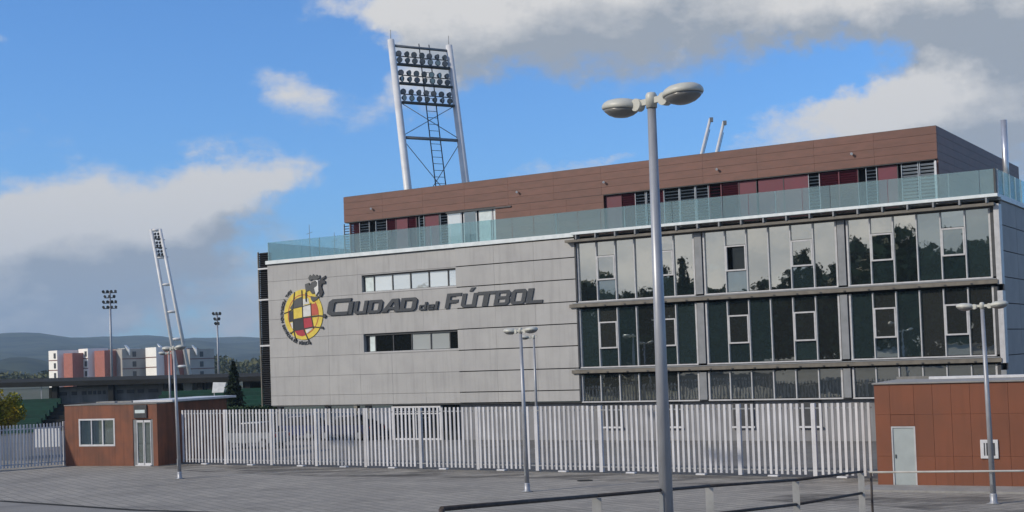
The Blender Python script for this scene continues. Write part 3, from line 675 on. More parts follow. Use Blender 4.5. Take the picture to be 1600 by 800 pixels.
fig = [([(345, 135), (358, 112), (376, 128), (385, 108), (398, 126), (415, 115), (420, 130), (440, 122), (438, 145), (405, 152), (380, 150), (352, 158)], 'e_grey'),
       ([(315, 185), (347, 176), (352, 200), (372, 172), (405, 165), (417, 180), (412, 205), (388, 222), (398, 262), (372, 268), (350, 235), (320, 250)], 'e_grey'),
       ([(428, 172), (450, 150), (486, 128), (488, 145), (464, 160), (485, 172), (484, 190), (456, 192), (450, 215), (464, 262), (446, 296), (430, 292), (436, 250), (428, 215)], 'e_black'),
       ([(358, 284), (392, 292), (428, 288), (410, 318), (376, 332), (362, 312)], 'e_grey'),
       ([(314, 252), (328, 252), (326, 332), (315, 325)], 'e_black')]
for l, mt_ in fig: prism('figure_piece', ep(l), -0.088, -0.0515 if min(Y for _, Y in l) > 250 else -0.003, mt_, EM)
prism('figure_face', ep([(382, 158), (424, 160), (426, 250), (400, 285), (400, 262), (390, 222), (414, 206), (419, 180), (406, 163)]), -0.085, -0.003, 'e_white', EM)
def ring_text(txt, r, a0, a1, size):
    bm = bmesh.new(); dg = None
    for i, ch in enumerate(txt):
        if ch == ' ': continue
        cu = bpy.data.curves.new('c', 'FONT'); cu.body = ch; cu.size = size; cu.align_x = 'CENTER'; cu.extrude = 0.02; cu.offset = 0.008
        tmp = bpy.data.objects.new('tmp', cu); COL.objects.link(tmp); dg = bpy.context.evaluated_depsgraph_get(); dg.update()
        me = bpy.data.meshes.new_from_object(tmp.evaluated_get(dg)); bpy.data.objects.remove(tmp); bpy.data.curves.remove(cu)
        a = a0 + (a1 - a0) * i / (len(txt) - 1)
        me.transform(Matrix.Translation((EX + r * math.cos(a), -0.03, EZ + r * math.sin(a))) @ Matrix.Rotation(R(90), 4, 'X') @ Matrix.Rotation(a + R(90), 4, 'Z') @ Matrix.Translation((0, -size * .35, 0)))
        bm.from_mesh(me); bpy.data.meshes.remove(me)
    o = mk('ring_lettering', bm, 'letter', EM)
ring_text('REAL FEDERACIÓN ESPAÑOLA DE FÚTBOL', 1.80, R(124), R(282), 0.27)

# ------------------------------------------------------------------ white slatted fence
FA = math.atan2(FD.y, FD.x)
FE = root('slatted_fence', 'long white steel fence of tall vertical slats in front of the office building', 'fence', F0, FA)
posts = [0.05, 2.91, 5.95, 8.77, 11.7, 14.8, 17.83, 20.78, 23.78, 26.7, 29.7, 32.6, 34.70]
for s_ in posts[1:-1]:
    box('post', s_ - 0.08, s_ + 0.08, -0.02, 0.12, 0.03, 2.655, 'fence', FE, bevel=0.008)
s_ = 0.05; ns = 0
while s_ < 34.8:
    if not any(abs(s_ - p) < 0.15 for p in posts[1:-1]):
        q = box('slat', s_ - 0.047, s_ + 0.047, -0.055, -0.02, 0.10 + random.uniform(-.008, .008), 2.66 + random.uniform(-.006, .006), 'fence', FE)
        q.location.z = q.location.z; q.rotation_euler.y = R(random.uniform(-.3, .3)); q.rotation_euler.z = R(random.uniform(-3, 3)); ns += 1
    s_ += 0.219
for z in (0.22, 2.46): box('rail', 0, 34.75, -0.017, 0.03, z, z + 0.05, 'steel', FE)
for s_ in (1.5, 4.6, 7.8, 10.4, 13.2, 16.0, 19.0, 22.0, 25.1, 28.1, 31.0, 33.6): box('foot', s_ - 0.2, s_ + 0.2, -0.09, 0.12, -0.01, 0.06, 'white_metal', FE, bevel=0.02)
# short fence beside the guard hut
d2 = Vector((-25.66 + 23.02, 65.6 - 67.53, 0)).normalized()
FE2 = root('slatted_fence', 'short white slatted fence on the left edge, meeting the guard hut', 'fence', (-23.02, 67.4, 0), math.atan2(d2.y, d2.x))
for i in range(60): q = box('slat', 0.06 + i * .165 - .035, 0.06 + i * .165 + .035, 0.02, 0.055, 0.08, 2.20 + random.uniform(-.01, .01), 'fence', FE2)
for z in (0.2, 1.95): box('rail', 0, 9.9, -0.03, 0.018, z, z + 0.06, 'fence', FE2)
for s_ in (0.02, 3.3, 6.6, 9.9): box('post', s_ - 0.05, s_ + 0.05, -0.13, -0.032, 0, 2.25, 'fence', FE2)

# ------------------------------------------------------------------ guard hut (left)
H = root('guard_hut', 'small rust brown guard hut with a window and glazed door, left of the long fence', 'hut', (-22.9, 67.09, 0), R(-23.55))
HW, HD, HH = 5.80, 5.75, 3.03
box('wall_core', 0.04, HW - 0.04, 0.30, HD - 0.04, 0.0, HH - 0.05, 'dark_room', H)
def hut_wall(x0, x1, z0, z1): box('wall_panel', x0, x1, 0.0, 0.12, z0, z1, 'rust', H)
hut_wall(0, 0.898, 0, HH); hut_wall(0.902, 3.178, 0, 0.98); hut_wall(0.902, 3.178, 2.36, HH); hut_wall(3.182, 4.298, 0, HH)
hut_wall(4.302, 5.518, 2.30, HH); hut_wall(5.522, HW, 0, HH)
for i in range(5): box('wall_panel', HW - 0.12, HW, 0.124 + i * 1.12, 0.124 + (i + 1) * 1.12 - 0.01, 0, HH, 'rust', H)
box('wall_panel', 0, 0.12, 0.124, HD, 0, HH, 'rust', H)
box('roof', -0.02, HW + 0.02, -0.03, HD + 0.02, HH + 0.004, HH + 0.05, 'stand_conc', H)
box('roof_canopy', 3.6, HW + 0.25, 0.9, HD + 0.5, HH + 0.06, HH + 0.17, 'white_metal', H, bevel=0.01)
for k, (x0, x1) in enumerate(((0.3, 1.5), (1.7, 2.6))): box('roof_upstand', x0, x1, 2.0, 2.6, HH + 0.052, HH + 0.12, 'concrete', H)
w = box('window', 0.90, 3.18, 0.06, 0.075, 0.98, 2.36, 'g_door', H)
for x0, x1, z0, z1 in ((0.90, 0.98, .98, 2.36), (3.10, 3.18, .98, 2.36), (.98, 3.10, .98, 1.07), (.98, 3.10, 2.28, 2.36), (1.68, 1.73, 1.07, 2.28), (2.38, 2.45, 1.07, 2.28)):
    f_ = box('window_frame', x0, x1, 0.0, 0.058, z0, z1, 'white_metal', H); f_.location.y -= 0.012
for x0, x1, z0, z1, mt_ in ((1.05, 1.55, 1.0, 2.3, 'blind'), (1.85, 2.25, 1.0, 2.3, 'blind'), (2.55, 3.05, 1.7, 2.3, 'blind')):
    box('curtain', x0, x1, 0.16, 0.18, z0, z1, mt_, H)
# door
box('door_jamb', 4.302, 4.52, 0.03, 0.12, 0, 2.29, 'steel', H); box('door_jamb', 5.40, 5.518, 0.03, 0.12, 0, 2.29, 'steel', H)
for x0, x1 in ((4.53, 4.94), (4.98, 5.39)):
    d_ = box('door_leaf', x0, x1, 0.05, 0.09, 0.02, 2.25, 'g_door', H)
    for a0, a1, b0, b1 in ((x0, x0 + .035, .02, 2.25), (x1 - .035, x1, .02, 2.25), (x0 + .035, x1 - .035, .02, .14), (x0 + .035, x1 - .035, 2.14, 2.25)):
        q = box('door_frame', a0, a1, 0.01, 0.047, b0, b1, 'white_metal', H)
box('door_threshold', 4.5, 5.42, -0.12, 0.005, 0.0, 0.045, 'white_metal', H)
# sign over the door
s_ = box('sign_board', 4.42, 5.22, -0.07, -0.003, 2.36, 3.0, 'dark_steel', H, bevel=0.01)
box('sign_strip', 4.52, 5.12, -0.082, -0.072, 2.60, 2.76, 'blind', H)
def small_text(txt, parent, loc, size, mt_, rx=R(90), bold=0.0):
    cu = bpy.data.curves.new('c', 'FONT'); cu.body = txt; cu.size = size; cu.align_x = 'CENTER'; cu.extrude = 0.003; cu.offset = bold
    tmp = bpy.data.objects.new('tmp', cu); COL.objects.link(tmp); dg = bpy.context.evaluated_depsgraph_get(); dg.update()
    me = bpy.data.meshes.new_from_object(tmp.evaluated_get(dg)); bpy.data.objects.remove(tmp); bpy.data.curves.remove(cu)
    me.materials.clear(); me.materials.append(MT[mt_]); return link('sign_lettering', me, parent, loc, (rx, 0, 0))

# ------------------------------------------------------------------ service hut (right)
K = root('service_hut', 'rust brown flat roofed hut with a grey steel door at the right edge', 'hut', (11.88, 43.74, 0), R(-27.53))
KH = 3.36; KL = 9.3
box('wall_core', 0.05, KL - 0.05, 0.2, 5.9, 0, KH - 0.06, 'dark_room', K)
kx = [0, 0.50, 1.27, 1.86, 2.44, 3.02, 3.60, 4.18, 4.76, 5.34, 5.92, 6.50, 7.08, 7.66, 8.24, KL]
for i, (a, b) in enumerate(zip(kx, kx[1:])):
    for r, (z0, z1) in enumerate(((0.02, 1.0), (1.0, 2.36), (2.36, KH))):
        if i == 1 and r < 2:
            if r == 1: box('wall_panel', a + .006, b - .006, 0, 0.1, 1.98, 2.35, 'rust_r', K)
            continue
        box('wall_panel', a + .004, b - .004, 0, 0.1, z0 + .003, z1 - .003, 'rust_r', K)
box('joint_backing', 0.02, KL - 0.02, 0.11, 0.19, 0, KH - 0.02, 'rust', K)
for i in range(5): box('wall_panel', 0, 0.1, 0.104 + i * 1.17, 0.104 + (i + 1) * 1.17 - .01, 0.02, KH, 'rust_r', K)
box('roof', -0.05, KL, -0.06, 6.0, KH + 0.004, KH + 0.05, 'concrete', K)
box('roof_edge', 1.3, KL, 2.7, 2.85, KH + 0.052, KH + 0.15, 'white_metal', K, bevel=0.01)
box('roof_edge', -0.05, 1.28, 4.0, 4.15, KH + 0.052, KH + 0.14, 'stand_conc', K)
d_ = box('door', 0.52, 1.25, 0.035, 0.09, 0.02, 1.96, 'door_grey', K)
for a0, a1, b0, b1 in ((0.500, 0.545, .02, 1.97), (1.225, 1.27, .02, 1.97), (.545, 1.225, 1.925, 1.97)): box('door_frame', a0, a1, 0.005, 0.033, b0, b1, 'frame', K)
h_ = box('handle', -0.02, 0.02, -0.05, -0.028, -0.06, 0.06, 'dark_steel', d_); h_.location.x = -0.27
box('plinth', -0.3, KL, -1.6, -0.004, -0.02, 0.06, 'concrete', K)
# small white framed barred window
wf = box('window', 3.28, 3.82, -0.05, -0.002, 0.93, 1.53, 'white_metal', K, bevel=0.01)
for x0, w_ in ((3.385, .035), (3.46, .08), (3.575, .04), (3.65, .07)): box('dark_slot', x0, x0 + w_, -0.058, -0.051, 1.03, 1.43, 'dark_steel', K)

# ------------------------------------------------------------------ street lamps
def make_lamp(name, label, loc, H_=5.6, arm_az=-45, heads=2, tilt=0.0, r_base=0.085, r_top=0.052, group='double headed street lamps'):
    t = root(name, label, 'street lamp', loc, 0, group)
    t.rotation_euler = (0, R(tilt), R(arm_az))
    bm = bmesh.new(); bm_tube(bm, (0, 0, 0.0), (0, 0, H_ - 0.05), r_base, r_top, 16); mk('pole', bm, 'lamp', t)
    hp = box('access_hatch', -0.035, 0.035, -r_base - 0.004, -r_base + 0.05, 0.55, 0.85, 'steel', t, bevel=0.004)
    bm = bmesh.new(); bm_lathe(bm, [(0.20, 0), (0.20, 0.018), (0.13, 0.02)], 12); mk('base_plate', bm, 'steel', t)
    bm = bmesh.new(); bm_lathe(bm, [(0.13, 0), (0.13, 0.03), (r_base + .014, 0.05), (r_base + .014, 0.26), (r_base + .002, 0.30)], 16); mk('base_sleeve', bm, 'lamp', t)
    bm = bmesh.new(); bm_box(bm, -0.19, 0.19, -0.022, 0.022, -0.02, 0.05); bm_lathe(bm, [(0.065, -0.07), (0.068, 0.08), (0.05, 0.11), (0.01, 0.12)], 14)
    mk('bracket', bm, 'lamp_head', t, (0, 0, H_))
    for sgn in ((-1, 1) if heads == 2 else (-1,)):
        bm = bmesh.new(); bm_tube(bm, (0, -0.05, 0), (0, 0.05, 0), 0.075, seg=14)
        mk('tilt_joint', bm, 'lamp_head', t, (sgn * 0.22, 0, H_ + 0.0))
        bm = bmesh.new()
        bm_lathe(bm, [(0.262, -0.006), (0.275, 0.015), (0.27, 0.045), (0.245, 0.075), (0.20, 0.100), (0.12, 0.118), (0.02, 0.124)], 28, sx=0.93, sy=0.80)
        sh = mk('lamp_shell', bm, 'lamp_head', t, (sgn * 0.50, 0, H_ + 0.0)); sh.rotation_euler.y = R(-4 * sgn)
        bm = bmesh.new(); bm_lathe(bm, [(0.02, -0.105), (0.10, -0.098), (0.17, -0.075), (0.225, -0.04), (0.255, -0.007)], 28, sx=0.93, sy=0.80)
        mk('lens_bowl', bm, 'lamp_bowl', sh)
    return t
def ground_pt(px, py, z=0.0):
    r = ray(px, py); t = (z - EYE.z) / r.z; return EYE + r * t
nl = ray(1046, 800).normalized(); 
p0 = EYE + ray(1016, 160) * (15.4 / ray(1016, 160).y)
make_lamp('street_lamp', 'tall double headed street lamp in the foreground, largest in view, top against the blue sky', (p0.x, 15.4, 2.2), p0.z - 2.2, -50, 2, 0.2, 0.084, 0.050)
g = ground_pt(1553, 787); make_lamp('street_lamp', 'double headed street lamp in front of the rust brown hut with the grey door', (g.x, g.y, 0), 5.68, -40, 2, -0.7)
g = ground_pt(824, 768); make_lamp('street_lamp', 'double headed street lamp before the middle of the white fence, below the lettering', (g.x, g.y, 0), 5.6, -42, 2, -0.5)
g = ground_pt(281, 748); make_lamp('street_lamp', 'double headed street lamp beside the guard hut with the glazed door, leaning a little', (g.x, g.y, 0), 5.6, -42, 2, -1.9)
q = EYE + ray(834, 527) * (67.5 / ray(834, 527).y); make_lamp('street_lamp', 'single headed street lamp behind the fence, against the grey wall', (q.x, 67.5, 0), q.z, -20, 1, 0, group='street lamps inside the fence')
q = EYE + ray(264, 552) * (84 / ray(264, 552).y); make_lamp('street_lamp', 'single headed street lamp rising behind the white canopy of the guard hut', (q.x, 84, 0), q.z, -20, 1, 0, group='street lamps inside the fence')

for px, py, lb in ((914, 751, 'small round iron drain lid in the paving before the middle of the fence'), ):
    g = ground_pt(px, py); bm = bmesh.new(); bm_lathe(bm, [(0.30, -0.02), (0.30, 0.012), (0.27, 0.014), (0.26, 0.006), (0.02, 0.008)], 20)
    o = mk('drain_lid', bm, 'stand_dark', None, (g.x, g.y, 0)); tag(o, lb, 'drain lid')
# ------------------------------------------------------------------ handrail on the ramp
def rail_pt(px, py, y): d = ray(px, py); return EYE + d * (y / d.y)
Z0 = 22.0
RT = []
for t_, px, py in ((0, 1345, 737), (1, 1243, 750), (2, 1108, 759.5), (3, 932, 774.6), (4.25, 690, 795)):
    RT.append(rail_pt(px, py, Z0 * (1 - 0.122 * t_) if t_ < 4 else Z0 * 0.47))
HR = root('ramp_handrail', 'two bar handrail with pale posts running down the ramp in the right foreground', 'handrail', (0, 0, 0))
def bankz(y):
    ys = [-30, 0, 14, 22, 24]; zs = [3.2, 3.1, 2.3, 1.6, 1.4]
    for a, b, c, d in zip(ys, ys[1:], zs, zs[1:]):
        if a <= y <= b: return c + (d - c) * (y - a) / (b - a)
    return 1.4
bm = bmesh.new()
end0 = RT[0] + (RT[0] - RT[1]).normalized() * 0.10
pp = [end0] + RT
for a, b in zip(pp, pp[1:]): bm_tube(bm, a, b, 0.021, seg=10)
bm_tube(bm, RT[4], (RT[4].x, RT[4].y, bankz(RT[4].y)), 0.024, seg=8)
mk('top_rail', bm, 'rail', HR)
bm = bmesh.new()
for a, b in zip(pp[:5], pp[1:5]): bm_tube(bm, a - Vector((0, 0, .355)), b - Vector((0, 0, .355)), 0.022, seg=10)
mk('lower_rail', bm, 'rail', HR)
dr = (RT[3] - RT[0]).normalized()
for p in RT[:4]:
    bm = bmesh.new(); bm_box(bm, -0.05, 0.05, -0.012, 0.012, bankz(p.y) - p.z, -0.024)
    o = mk('post', bm, 'rail_post', HR, p); o.rotation_euler.z = R(-10)
SR = root('side_handrail', 'single light grey rail crossing in front of the rust brown service hut', 'handrail', (0, 0, 0))
a = rail_pt(1358, 738, 22.0); b = rail_pt(1640, 738, 21.2); b.z = a.z
bm = bmesh.new(); bm_tube(bm, a, b + (b - a) * 0.8, 0.017, seg=10); mk('rail', bm, 'rail_post', SR)
for f_ in (0.01, 1.4):
    p = a + (b - a) * f_; bm = bmesh.new(); bm_tube(bm, (0, 0, bankz(p.y) - p.z), (0, 0, -0.01), 0.02, seg=8); mk('post', bm, 'rail', SR, p)

# ------------------------------------------------------------------ floodlight towers
def make_tower(label, base, d_az, height, lean, width=5.3, group='leaning stadium floodlight towers'):
    """frame lies along local x, leans towards local +y"""
    t = root('floodlight_tower', label, 'floodlight tower', base, d_az, group)
    L_ = lean
    def P(x, z): return Vector((x, L_ * z, z))
    hw = width / 2
    for s in (-1, 1):
        bm = bmesh.new(); bm_tube(bm, P(s * hw, 0), P(s * hw, height), 0.42, 0.30, 14); mk('leg', bm, 'tower', t)
    def bar(name, a, b, r, mt_='tower_grey', seg=6):
        bm = bmesh.new(); bm_tube(bm, a, b, r, seg=seg); mk(name, bm, mt_, t)
    lv = [height - 0.5, height - 8.8, height - 12.6, height - 20.5, height - 28]
    bar('top_bar', P(-hw, height - .5), P(hw, height - .5), 0.12)
    for z in (height - 8.9, height - 16.5, height - 25): bar('cross_bar', P(-hw, z), P(hw, z), 0.14)
    for z0, z1 in ((height - 8.8, height - 5.6), (height - 16.4, height - 9.0), (height - 24.8, height - 16.6)):
        bar('brace', P(-hw, z0), P(hw, z1), 0.035); bar('brace', P(hw, z0), P(-hw, z1), 0.035)
    # ladder: two rails and joined rungs
    bm = bmesh.new()
    for x in (-.15, .85): bm_tube(bm, P(x, 1), P(x, height - .1), 0.055, seg=5)
    mk('ladder_rail', bm, 'dark_steel', t)
    bm = bmesh.new(); bm_tube(bm, (-.15, 0, 0), (.85, 0, 0), 0.03, seg=4); rung = finish(bm, 'rung', 'dark_steel')
    z = 1.5
    while z < height - 1: link('rung', rung, t, P(0, z)); z += 0.6
    for k in range(3):
        z = height - 2.0 - k * 1.75 - 0.0
        zb = height - 2.15 - k * 1.75
        bm = bmesh.new(); a = P(-hw + .3, zb); b = P(hw - .3, zb); bm_box(bm, a.x, b.x, a.y - .35, a.y + .25, a.z - .13, a.z + .02); mk('lamp_platform', bm, 'dark_steel', t)
        for row in (0, 1):
            for i in range(7):
                x = -hw + .62 + i * (width - 1.24) / 6
                c = P(x, zb + 0.42 + row * 0.58)
                key = 'flood'
                if key not in CACHE:
                    bm = bmesh.new(); bm_tube(bm, (0, 0.16, 0), (0, -0.06, -.05), 0.14, 0.25, 10); bm_tube(bm, (0, -0.062, -.05), (0, -0.10, -.06), 0.27, 0.27, 10)
                    CACHE[key] = finish(bm, 'floodlight', 'flood')
                    bm = bmesh.new(); bm_tube(bm, (0, -0.101, -.06), (0, -0.125, -.065), 0.235, 0.21, 10); CACHE['lens'] = finish(bm, 'lens', 'flood_lens')
                f_ = link('floodlight', CACHE[key], t, c, (R(random.uniform(-6, 6)), 0, R(random.uniform(-30, 30))))
                link('lens', CACHE['lens'], f_)
        bm = bmesh.new(); a = P(-hw + .3, zb + .72); b = P(hw - .3, zb + .72); bm_tube(bm, a, b, 0.05, seg=5); mk('lamp_rail', bm, 'dark_steel', t)
    for s in (-1, 1): bar('spike', P(s * hw, height), P(s * hw, height) + Vector((0, 0, .9)), 0.03, 'steel', 5)
    return t
# main tower behind the office building
ax = math.atan2(0.50, 0.866)
topc = (rail_pt(612, 62, 115.5) + rail_pt(700, 72, 118.3)) / 2; botc = (rail_pt(638, 292, 115.5) + rail_pt(729, 280, 118.3)) / 2
lean_x = (topc.x - botc.x) / (topc.z - botc.z)
ln = -lean_x / 0.5
nx = Vector((-0.5, 0.866, 0))
mid = topc - nx * 0
base = Vector((topc.x, topc.y, 0)) - nx * (ln * topc.z)
base = Vector((botc.x - (-lean_x) * 0, 0, 0)); base.x = topc.x - lean_x * topc.z; base.y = topc.y - 0.866 * ln * topc.z
make_tower('tall white floodlight tower with three rows of lamps, behind the office building', (base.x, base.y, 0), ax, topc.z, ln, 5.75)
# edge-on tower on the left
tt = rail_pt(243, 358, 240); tb = rail_pt(287, 585, 240)
lx = (tt.x - tb.x) / (tt.z - tb.z)
t2 = root('floodlight_tower', 'leaning white floodlight tower seen edge on like a ladder, above the apartment block', 'floodlight tower', (tt.x - lx * tt.z, 240, 0), 0, 'leaning stadium floodlight towers')
def edge_tower(t, h, lx, w):
    def P(x, z): return Vector((x + lx * z, 0, z))
    def w_at(z): return w * (1.28 - 0.36 * z / h)
    for s in (-1, 1):
        bm = bmesh.new(); a = P(s * w_at(0) / 2, 0); b = P(s * w_at(h) / 2, h); bm_tube(bm, a, b, 0.36, 0.30, 10); mk('leg', bm, 'tower', t)
        bm = bmesh.new(); bm_tube(bm, a + Vector((-.35, 1.5, 0)), b + Vector((-.35, 1.5, 0)), 0.22, 0.2, 8); mk('leg', bm, 'tower', t)
    z = h - 0.2
    while z > 1:
        bm = bmesh.new(); bm_tube(bm, P(-w_at(z) / 2, z), P(w_at(z) / 2, z), 0.26, seg=6); mk('cross_bar', bm, 'tower', t); z -= 5.0
    for k in range(3):
        z = h - 1.4 - k * 1.6
        for r_ in (0, .55):
            for i in range(2):
                c = P(-.28 + i * .56, z + r_); link('floodlight', CACHE['flood'], t, c, (0, 0, R(60)))
        bm = bmesh.new(); c = P(0, z - .35); bm_box(bm, c.x - w_at(z) / 2 + .2, c.x + w_at(z) / 2 - .2, -.3, 2.9, c.z - .06, c.z + .06); mk('lamp_platform', bm, 'dark_steel', t)
edge_tower(t2, tt.z, lx, 1.75)
# two leg tops of a third tower over the roof
for (px, py, qx, qy, lab) in ((1110, 185, 1097, 237, 'left one of two slanting floodlight masts showing above the brown penthouse roof'), (1131, 190, 1120, 237, 'right one of two slanting floodlight masts showing above the brown penthouse roof')):
    a = rail_pt(px, py, 190); b = rail_pt(qx, qy, 190); sl = (a.x - b.x) / (a.z - b.z)
    t = root('floodlight_mast', lab, 'mast', (a.x - sl * a.z, 190, 0), 0, 'slanting masts above the penthouse')
    bm = bmesh.new(); bm_tube(bm, (0, 0, 0), (sl * a.z, 0, a.z), 0.34, 0.22, 10); mk('pole', bm, 'tower', t)
    bm = bmesh.new(); c = Vector((sl * a.z, 0, a.z)); bm_box(bm, c.x - .15, c.x + .35, -.3, .3, c.z - .5, c.z + .1); mk('mast_head', bm, 'tower_grey', t)
    bm = bmesh.new(); c = Vector((sl * (a.z - 1.5) + .3, 0, a.z - 1.6)); bm_tube(bm, c, c - Vector((sl * 12, 0, 12)), 0.05, seg=5); mk('ladder_rail', bm, 'steel', t)
# thin lighting masts by the stand
def pole_mast(px, pt, Y, rows, lab, pipe_w=.22):
    a = rail_pt(px, pt, Y); t = root('lighting_mast', lab, 'lighting mast', (a.x, Y, 0), 0, 'thin lighting masts by the stand')
    bm = bmesh.new(); bm_tube(bm, (0, 0, 0), (0, 0, a.z), pipe_w, pipe_w * .7, 8); mk('pole', bm, 'lamp', t)
    for dz, n_, sp in rows:
        bm = bmesh.new(); bm_box(bm, -(n_ - 1) * sp / 2 - .1, (n_ - 1) * sp / 2 + .1, -.05, .05, a.z - dz - .05, a.z - dz + .05); mk('crossarm', bm, 'dark_steel', t)
        for i in range(n_): link('floodlight', CACHE['flood'], t, (-(n_ - 1) * sp / 2 + i * sp, -.1, a.z - dz + .2), (0, 0, R(random.uniform(-30, 30)))).scale = (.7, .7, .7)
pole_mast(171.5, 455, 160, ((0.2, 4, .5), (0.8, 3, .55), (1.45, 4, .5), (2.1, 4, .5)), 'thin lighting mast with four rows of lamps above the apartment block', .17)
for dz in range(5): pass
pole_mast(339, 488, 160, ((0.3, 3, .4), (.95, 2, .5), (1.5, 2, .35)), 'thin lighting mast with a small lamp cluster right of the apartment block', .14)

# ------------------------------------------------------------------ apartment building far left
AY = 350.0; ppm = F_PX / AY
def ax_(px, Y=AY): return (EYE + ray(px, 565) * (Y / ray(px, 565).y)).x
AP = root('apartment_building', 'long white and brick red apartment block beyond the stadium stand', 'building', (0, 0, 0))
def block(x0, x1, top, mt_, y0=0, rot=-42, win=None, bands=True, depth=6):
    z1 = rail_pt((x0 + x1) / 2, top, AY).z; X0, X1 = ax_(x0), ax_(x1)
    w = (X1 - X0) / math.cos(R(rot)) / 2
    b = box('tower_block', -w, w, -depth / 2, depth / 2, -z1 / 2 - 1, z1 / 2 + 1, mt_, AP)
    b.location = ((X0 + X1) / 2 + (depth / 2) * -math.sin(R(rot)), AY + y0 + depth / 2, z1 / 2 - 1); b.rotation_euler.z = R(rot)
    zt = z1 / 2 + 1; yf = -depth / 2
    if bands:
        for k in range(4):
            z = zt - 2.62 * (k + 1) + .1; box('floor_band', -w - .02, w + .02, yf - .05, yf - .002, z - .2, z + .04, 'brick_dark', b)
    if win:
        for k in range(4):
            for wx in win: z = zt - 2.62 * k - 2.1; box('window', w * wx - .5, w * wx + .5, yf - .09, yf - .003, z, z + 1.4, 'dark_steel', b)
block(71.5, 91, 548, 'white_wall', 0, win=(.45,)); block(89, 96, 549, 'grey_wall', 4, 40, bands=False)
block(101, 118, 552, 'brick', -2, -30, bands=False); block(105, 117, 548, 'white_wall', 16, -30, bands=False)
block(118.5, 139, 545, 'white_wall', 0, win=(.55,)); block(138, 145, 548, 'grey_wall', 4, 40, bands=False)
block(149, 168, 548, 'brick', -2, -30, bands=False); block(154, 168, 544, 'white_wall', 16, -30, bands=False)
block(166, 176, 553, 'grey_wall', 5, 40, bands=False); block(175, 195, 545, 'brick_dark', 4, 40, bands=False)
block(194, 228, 545, 'grey_wall', 0, 40, win=(-.1,)); block(227, 249, 543, 'white_wall', -2)
block(248, 254, 546, 'brick_dark', 5, 40, bands=False); block(253, 272, 546, 'brick', -2, -30, bands=False); block(269, 289, 545, 'brick_dark', 6, 40, bands=False)
block(287, 301, 544, 'brick_dark', 5, 40, bands=False); block(299, 331, 545, 'grey_wall', 0, 40, win=(-.05,))
for px, py in ((194, 539), (245, 537), (299, 539)):
    a = rail_pt(px, py, AY - 1); X1 = ax_(px + 10); zz = rail_pt(px + 10, py + 9, AY - 1).z
    me = bpy.data.meshes.new('parapet_fin'); me.from_pydata([(a.x, AY - 1, a.z), (X1, AY - 1, zz + .3), (X1, AY - 1, zz - 1.2), (a.x, AY + 1, a.z), (X1, AY + 1, zz + .3), (X1, AY + 1, zz - 1.2)], [], [(0, 2, 1), (3, 4, 5), (0, 1, 4, 3), (1, 2, 5, 4), (2, 0, 3, 5)])
    me.materials.append(MT['white_wall']); link('parapet_fin', me, AP)

# ------------------------------------------------------------------ stadium stand
SY = 115.0
S = root('stadium_stand', 'low dark roofed stadium stand with green seats behind the guard hut', 'stand', (0, 0, 0))
def sx(px, Y=SY): return ax_(px, Y)
def sz(px, py, Y=SY): return rail_pt(px, py, Y).z
zr = sz(200, 591)
bm = bmesh.new()
xl, xr = sx(-60), sx(430)
for i in range(1): 
    v = [bm.verts.new(p) for p in ((xl, SY, sz(20, 597) - .0), (xr, SY, sz(400, 588.5)), (xr, SY + 9, sz(400, 588.5) + .25), (xl, SY + 9, sz(20, 597) + .25), (xl, SY, sz(20, 597) - .42), (xr, SY, sz(400, 588.5) - .42), (xr, SY + 9, sz(400, 588) - .2), (xl, SY + 9, sz(20, 597) - .2))]
    for f in ((0, 1, 2, 3), (7, 6, 5, 4), (0, 4, 5, 1), (1, 5, 6, 2), (2, 6, 7, 3), (3, 7, 4, 0)): bm.faces.new([v[i2] for i2 in f])
mk('roof', bm, 'stand_dark', S)
box('back_wall', sx(88), sx(250), SY + 5.2, SY + 5.5, 0, 3.7, 'stand_dark', S)
box('press_box', sx(80), sx(250), SY + 1.0, SY + 5, sz(160, 630), sz(160, 603), 'stand_conc', S)
for px0, px1 in ((85, 97), (105, 113), (121, 128), (131, 136), (139, 143), (146, 151), (154, 158), (176, 186), (192, 203), (209, 218), (226, 240)):
    box('window', sx(px0), sx(px1), SY + .92, SY + .997, sz(160, 616), sz(160, 610.5), 'dark_steel', S)
for px in (78, 166, 252, 306, 322, 380): box('pillar', sx(px), sx(px) + .45, SY + .3, SY + .9, 0, 3.75, 'stand_dark', S)
box('pale_column', sx(61.5), sx(62.5), SY + .2, SY + .3, 1.8, 3.7, 'white_metal', S)
box('pale_opening', sx(17), sx(46), SY + 9.2, SY + 9.4, sz(30, 628), sz(30, 609), 'grey_wall', S)
box('back_wall', sx(285), sx(316), SY + 4, SY + 4.3, 0, 3.8, 'stand_conc', S)
box('back_wall', sx(360), sx(425), SY + 5, SY + 5.3, 0, 3.75, 'stand_dark', S)
box('white_cabin', sx(277), sx(290.5), SY + 2, SY + 4, sz(284, 615), sz(284, 594), 'white_wall', S)
box('cabin_wall', sx(291), sx(304), SY + 2.5, SY + 4, sz(284, 615), sz(284, 596), 'grey_wall', S)
box('glazed_bay', sx(254), sx(272), SY + 3, SY + 3.1, sz(262, 619), sz(262, 597), 'g_mid', S)
# green seating steps falling towards the camera
for i in range(9):
    y0 = SY - 0.3 - i * 0.95; z1 = 2.55 - i * 0.30
    box('seat_row', sx(22), sx(98), y0 - .5, y0 - .2, z1 - .5, z1, 'seat_green', S)
    box('seat_row', sx(255), sx(430), y0 - .5, y0 - .2, z1 - .1, z1 + .28, 'seat_green', S)
    box('seating_step', sx(-40), sx(425), y0 - .19, y0 + .44, -0.5 + 0, z1 - .52, 'stand_dark', S)
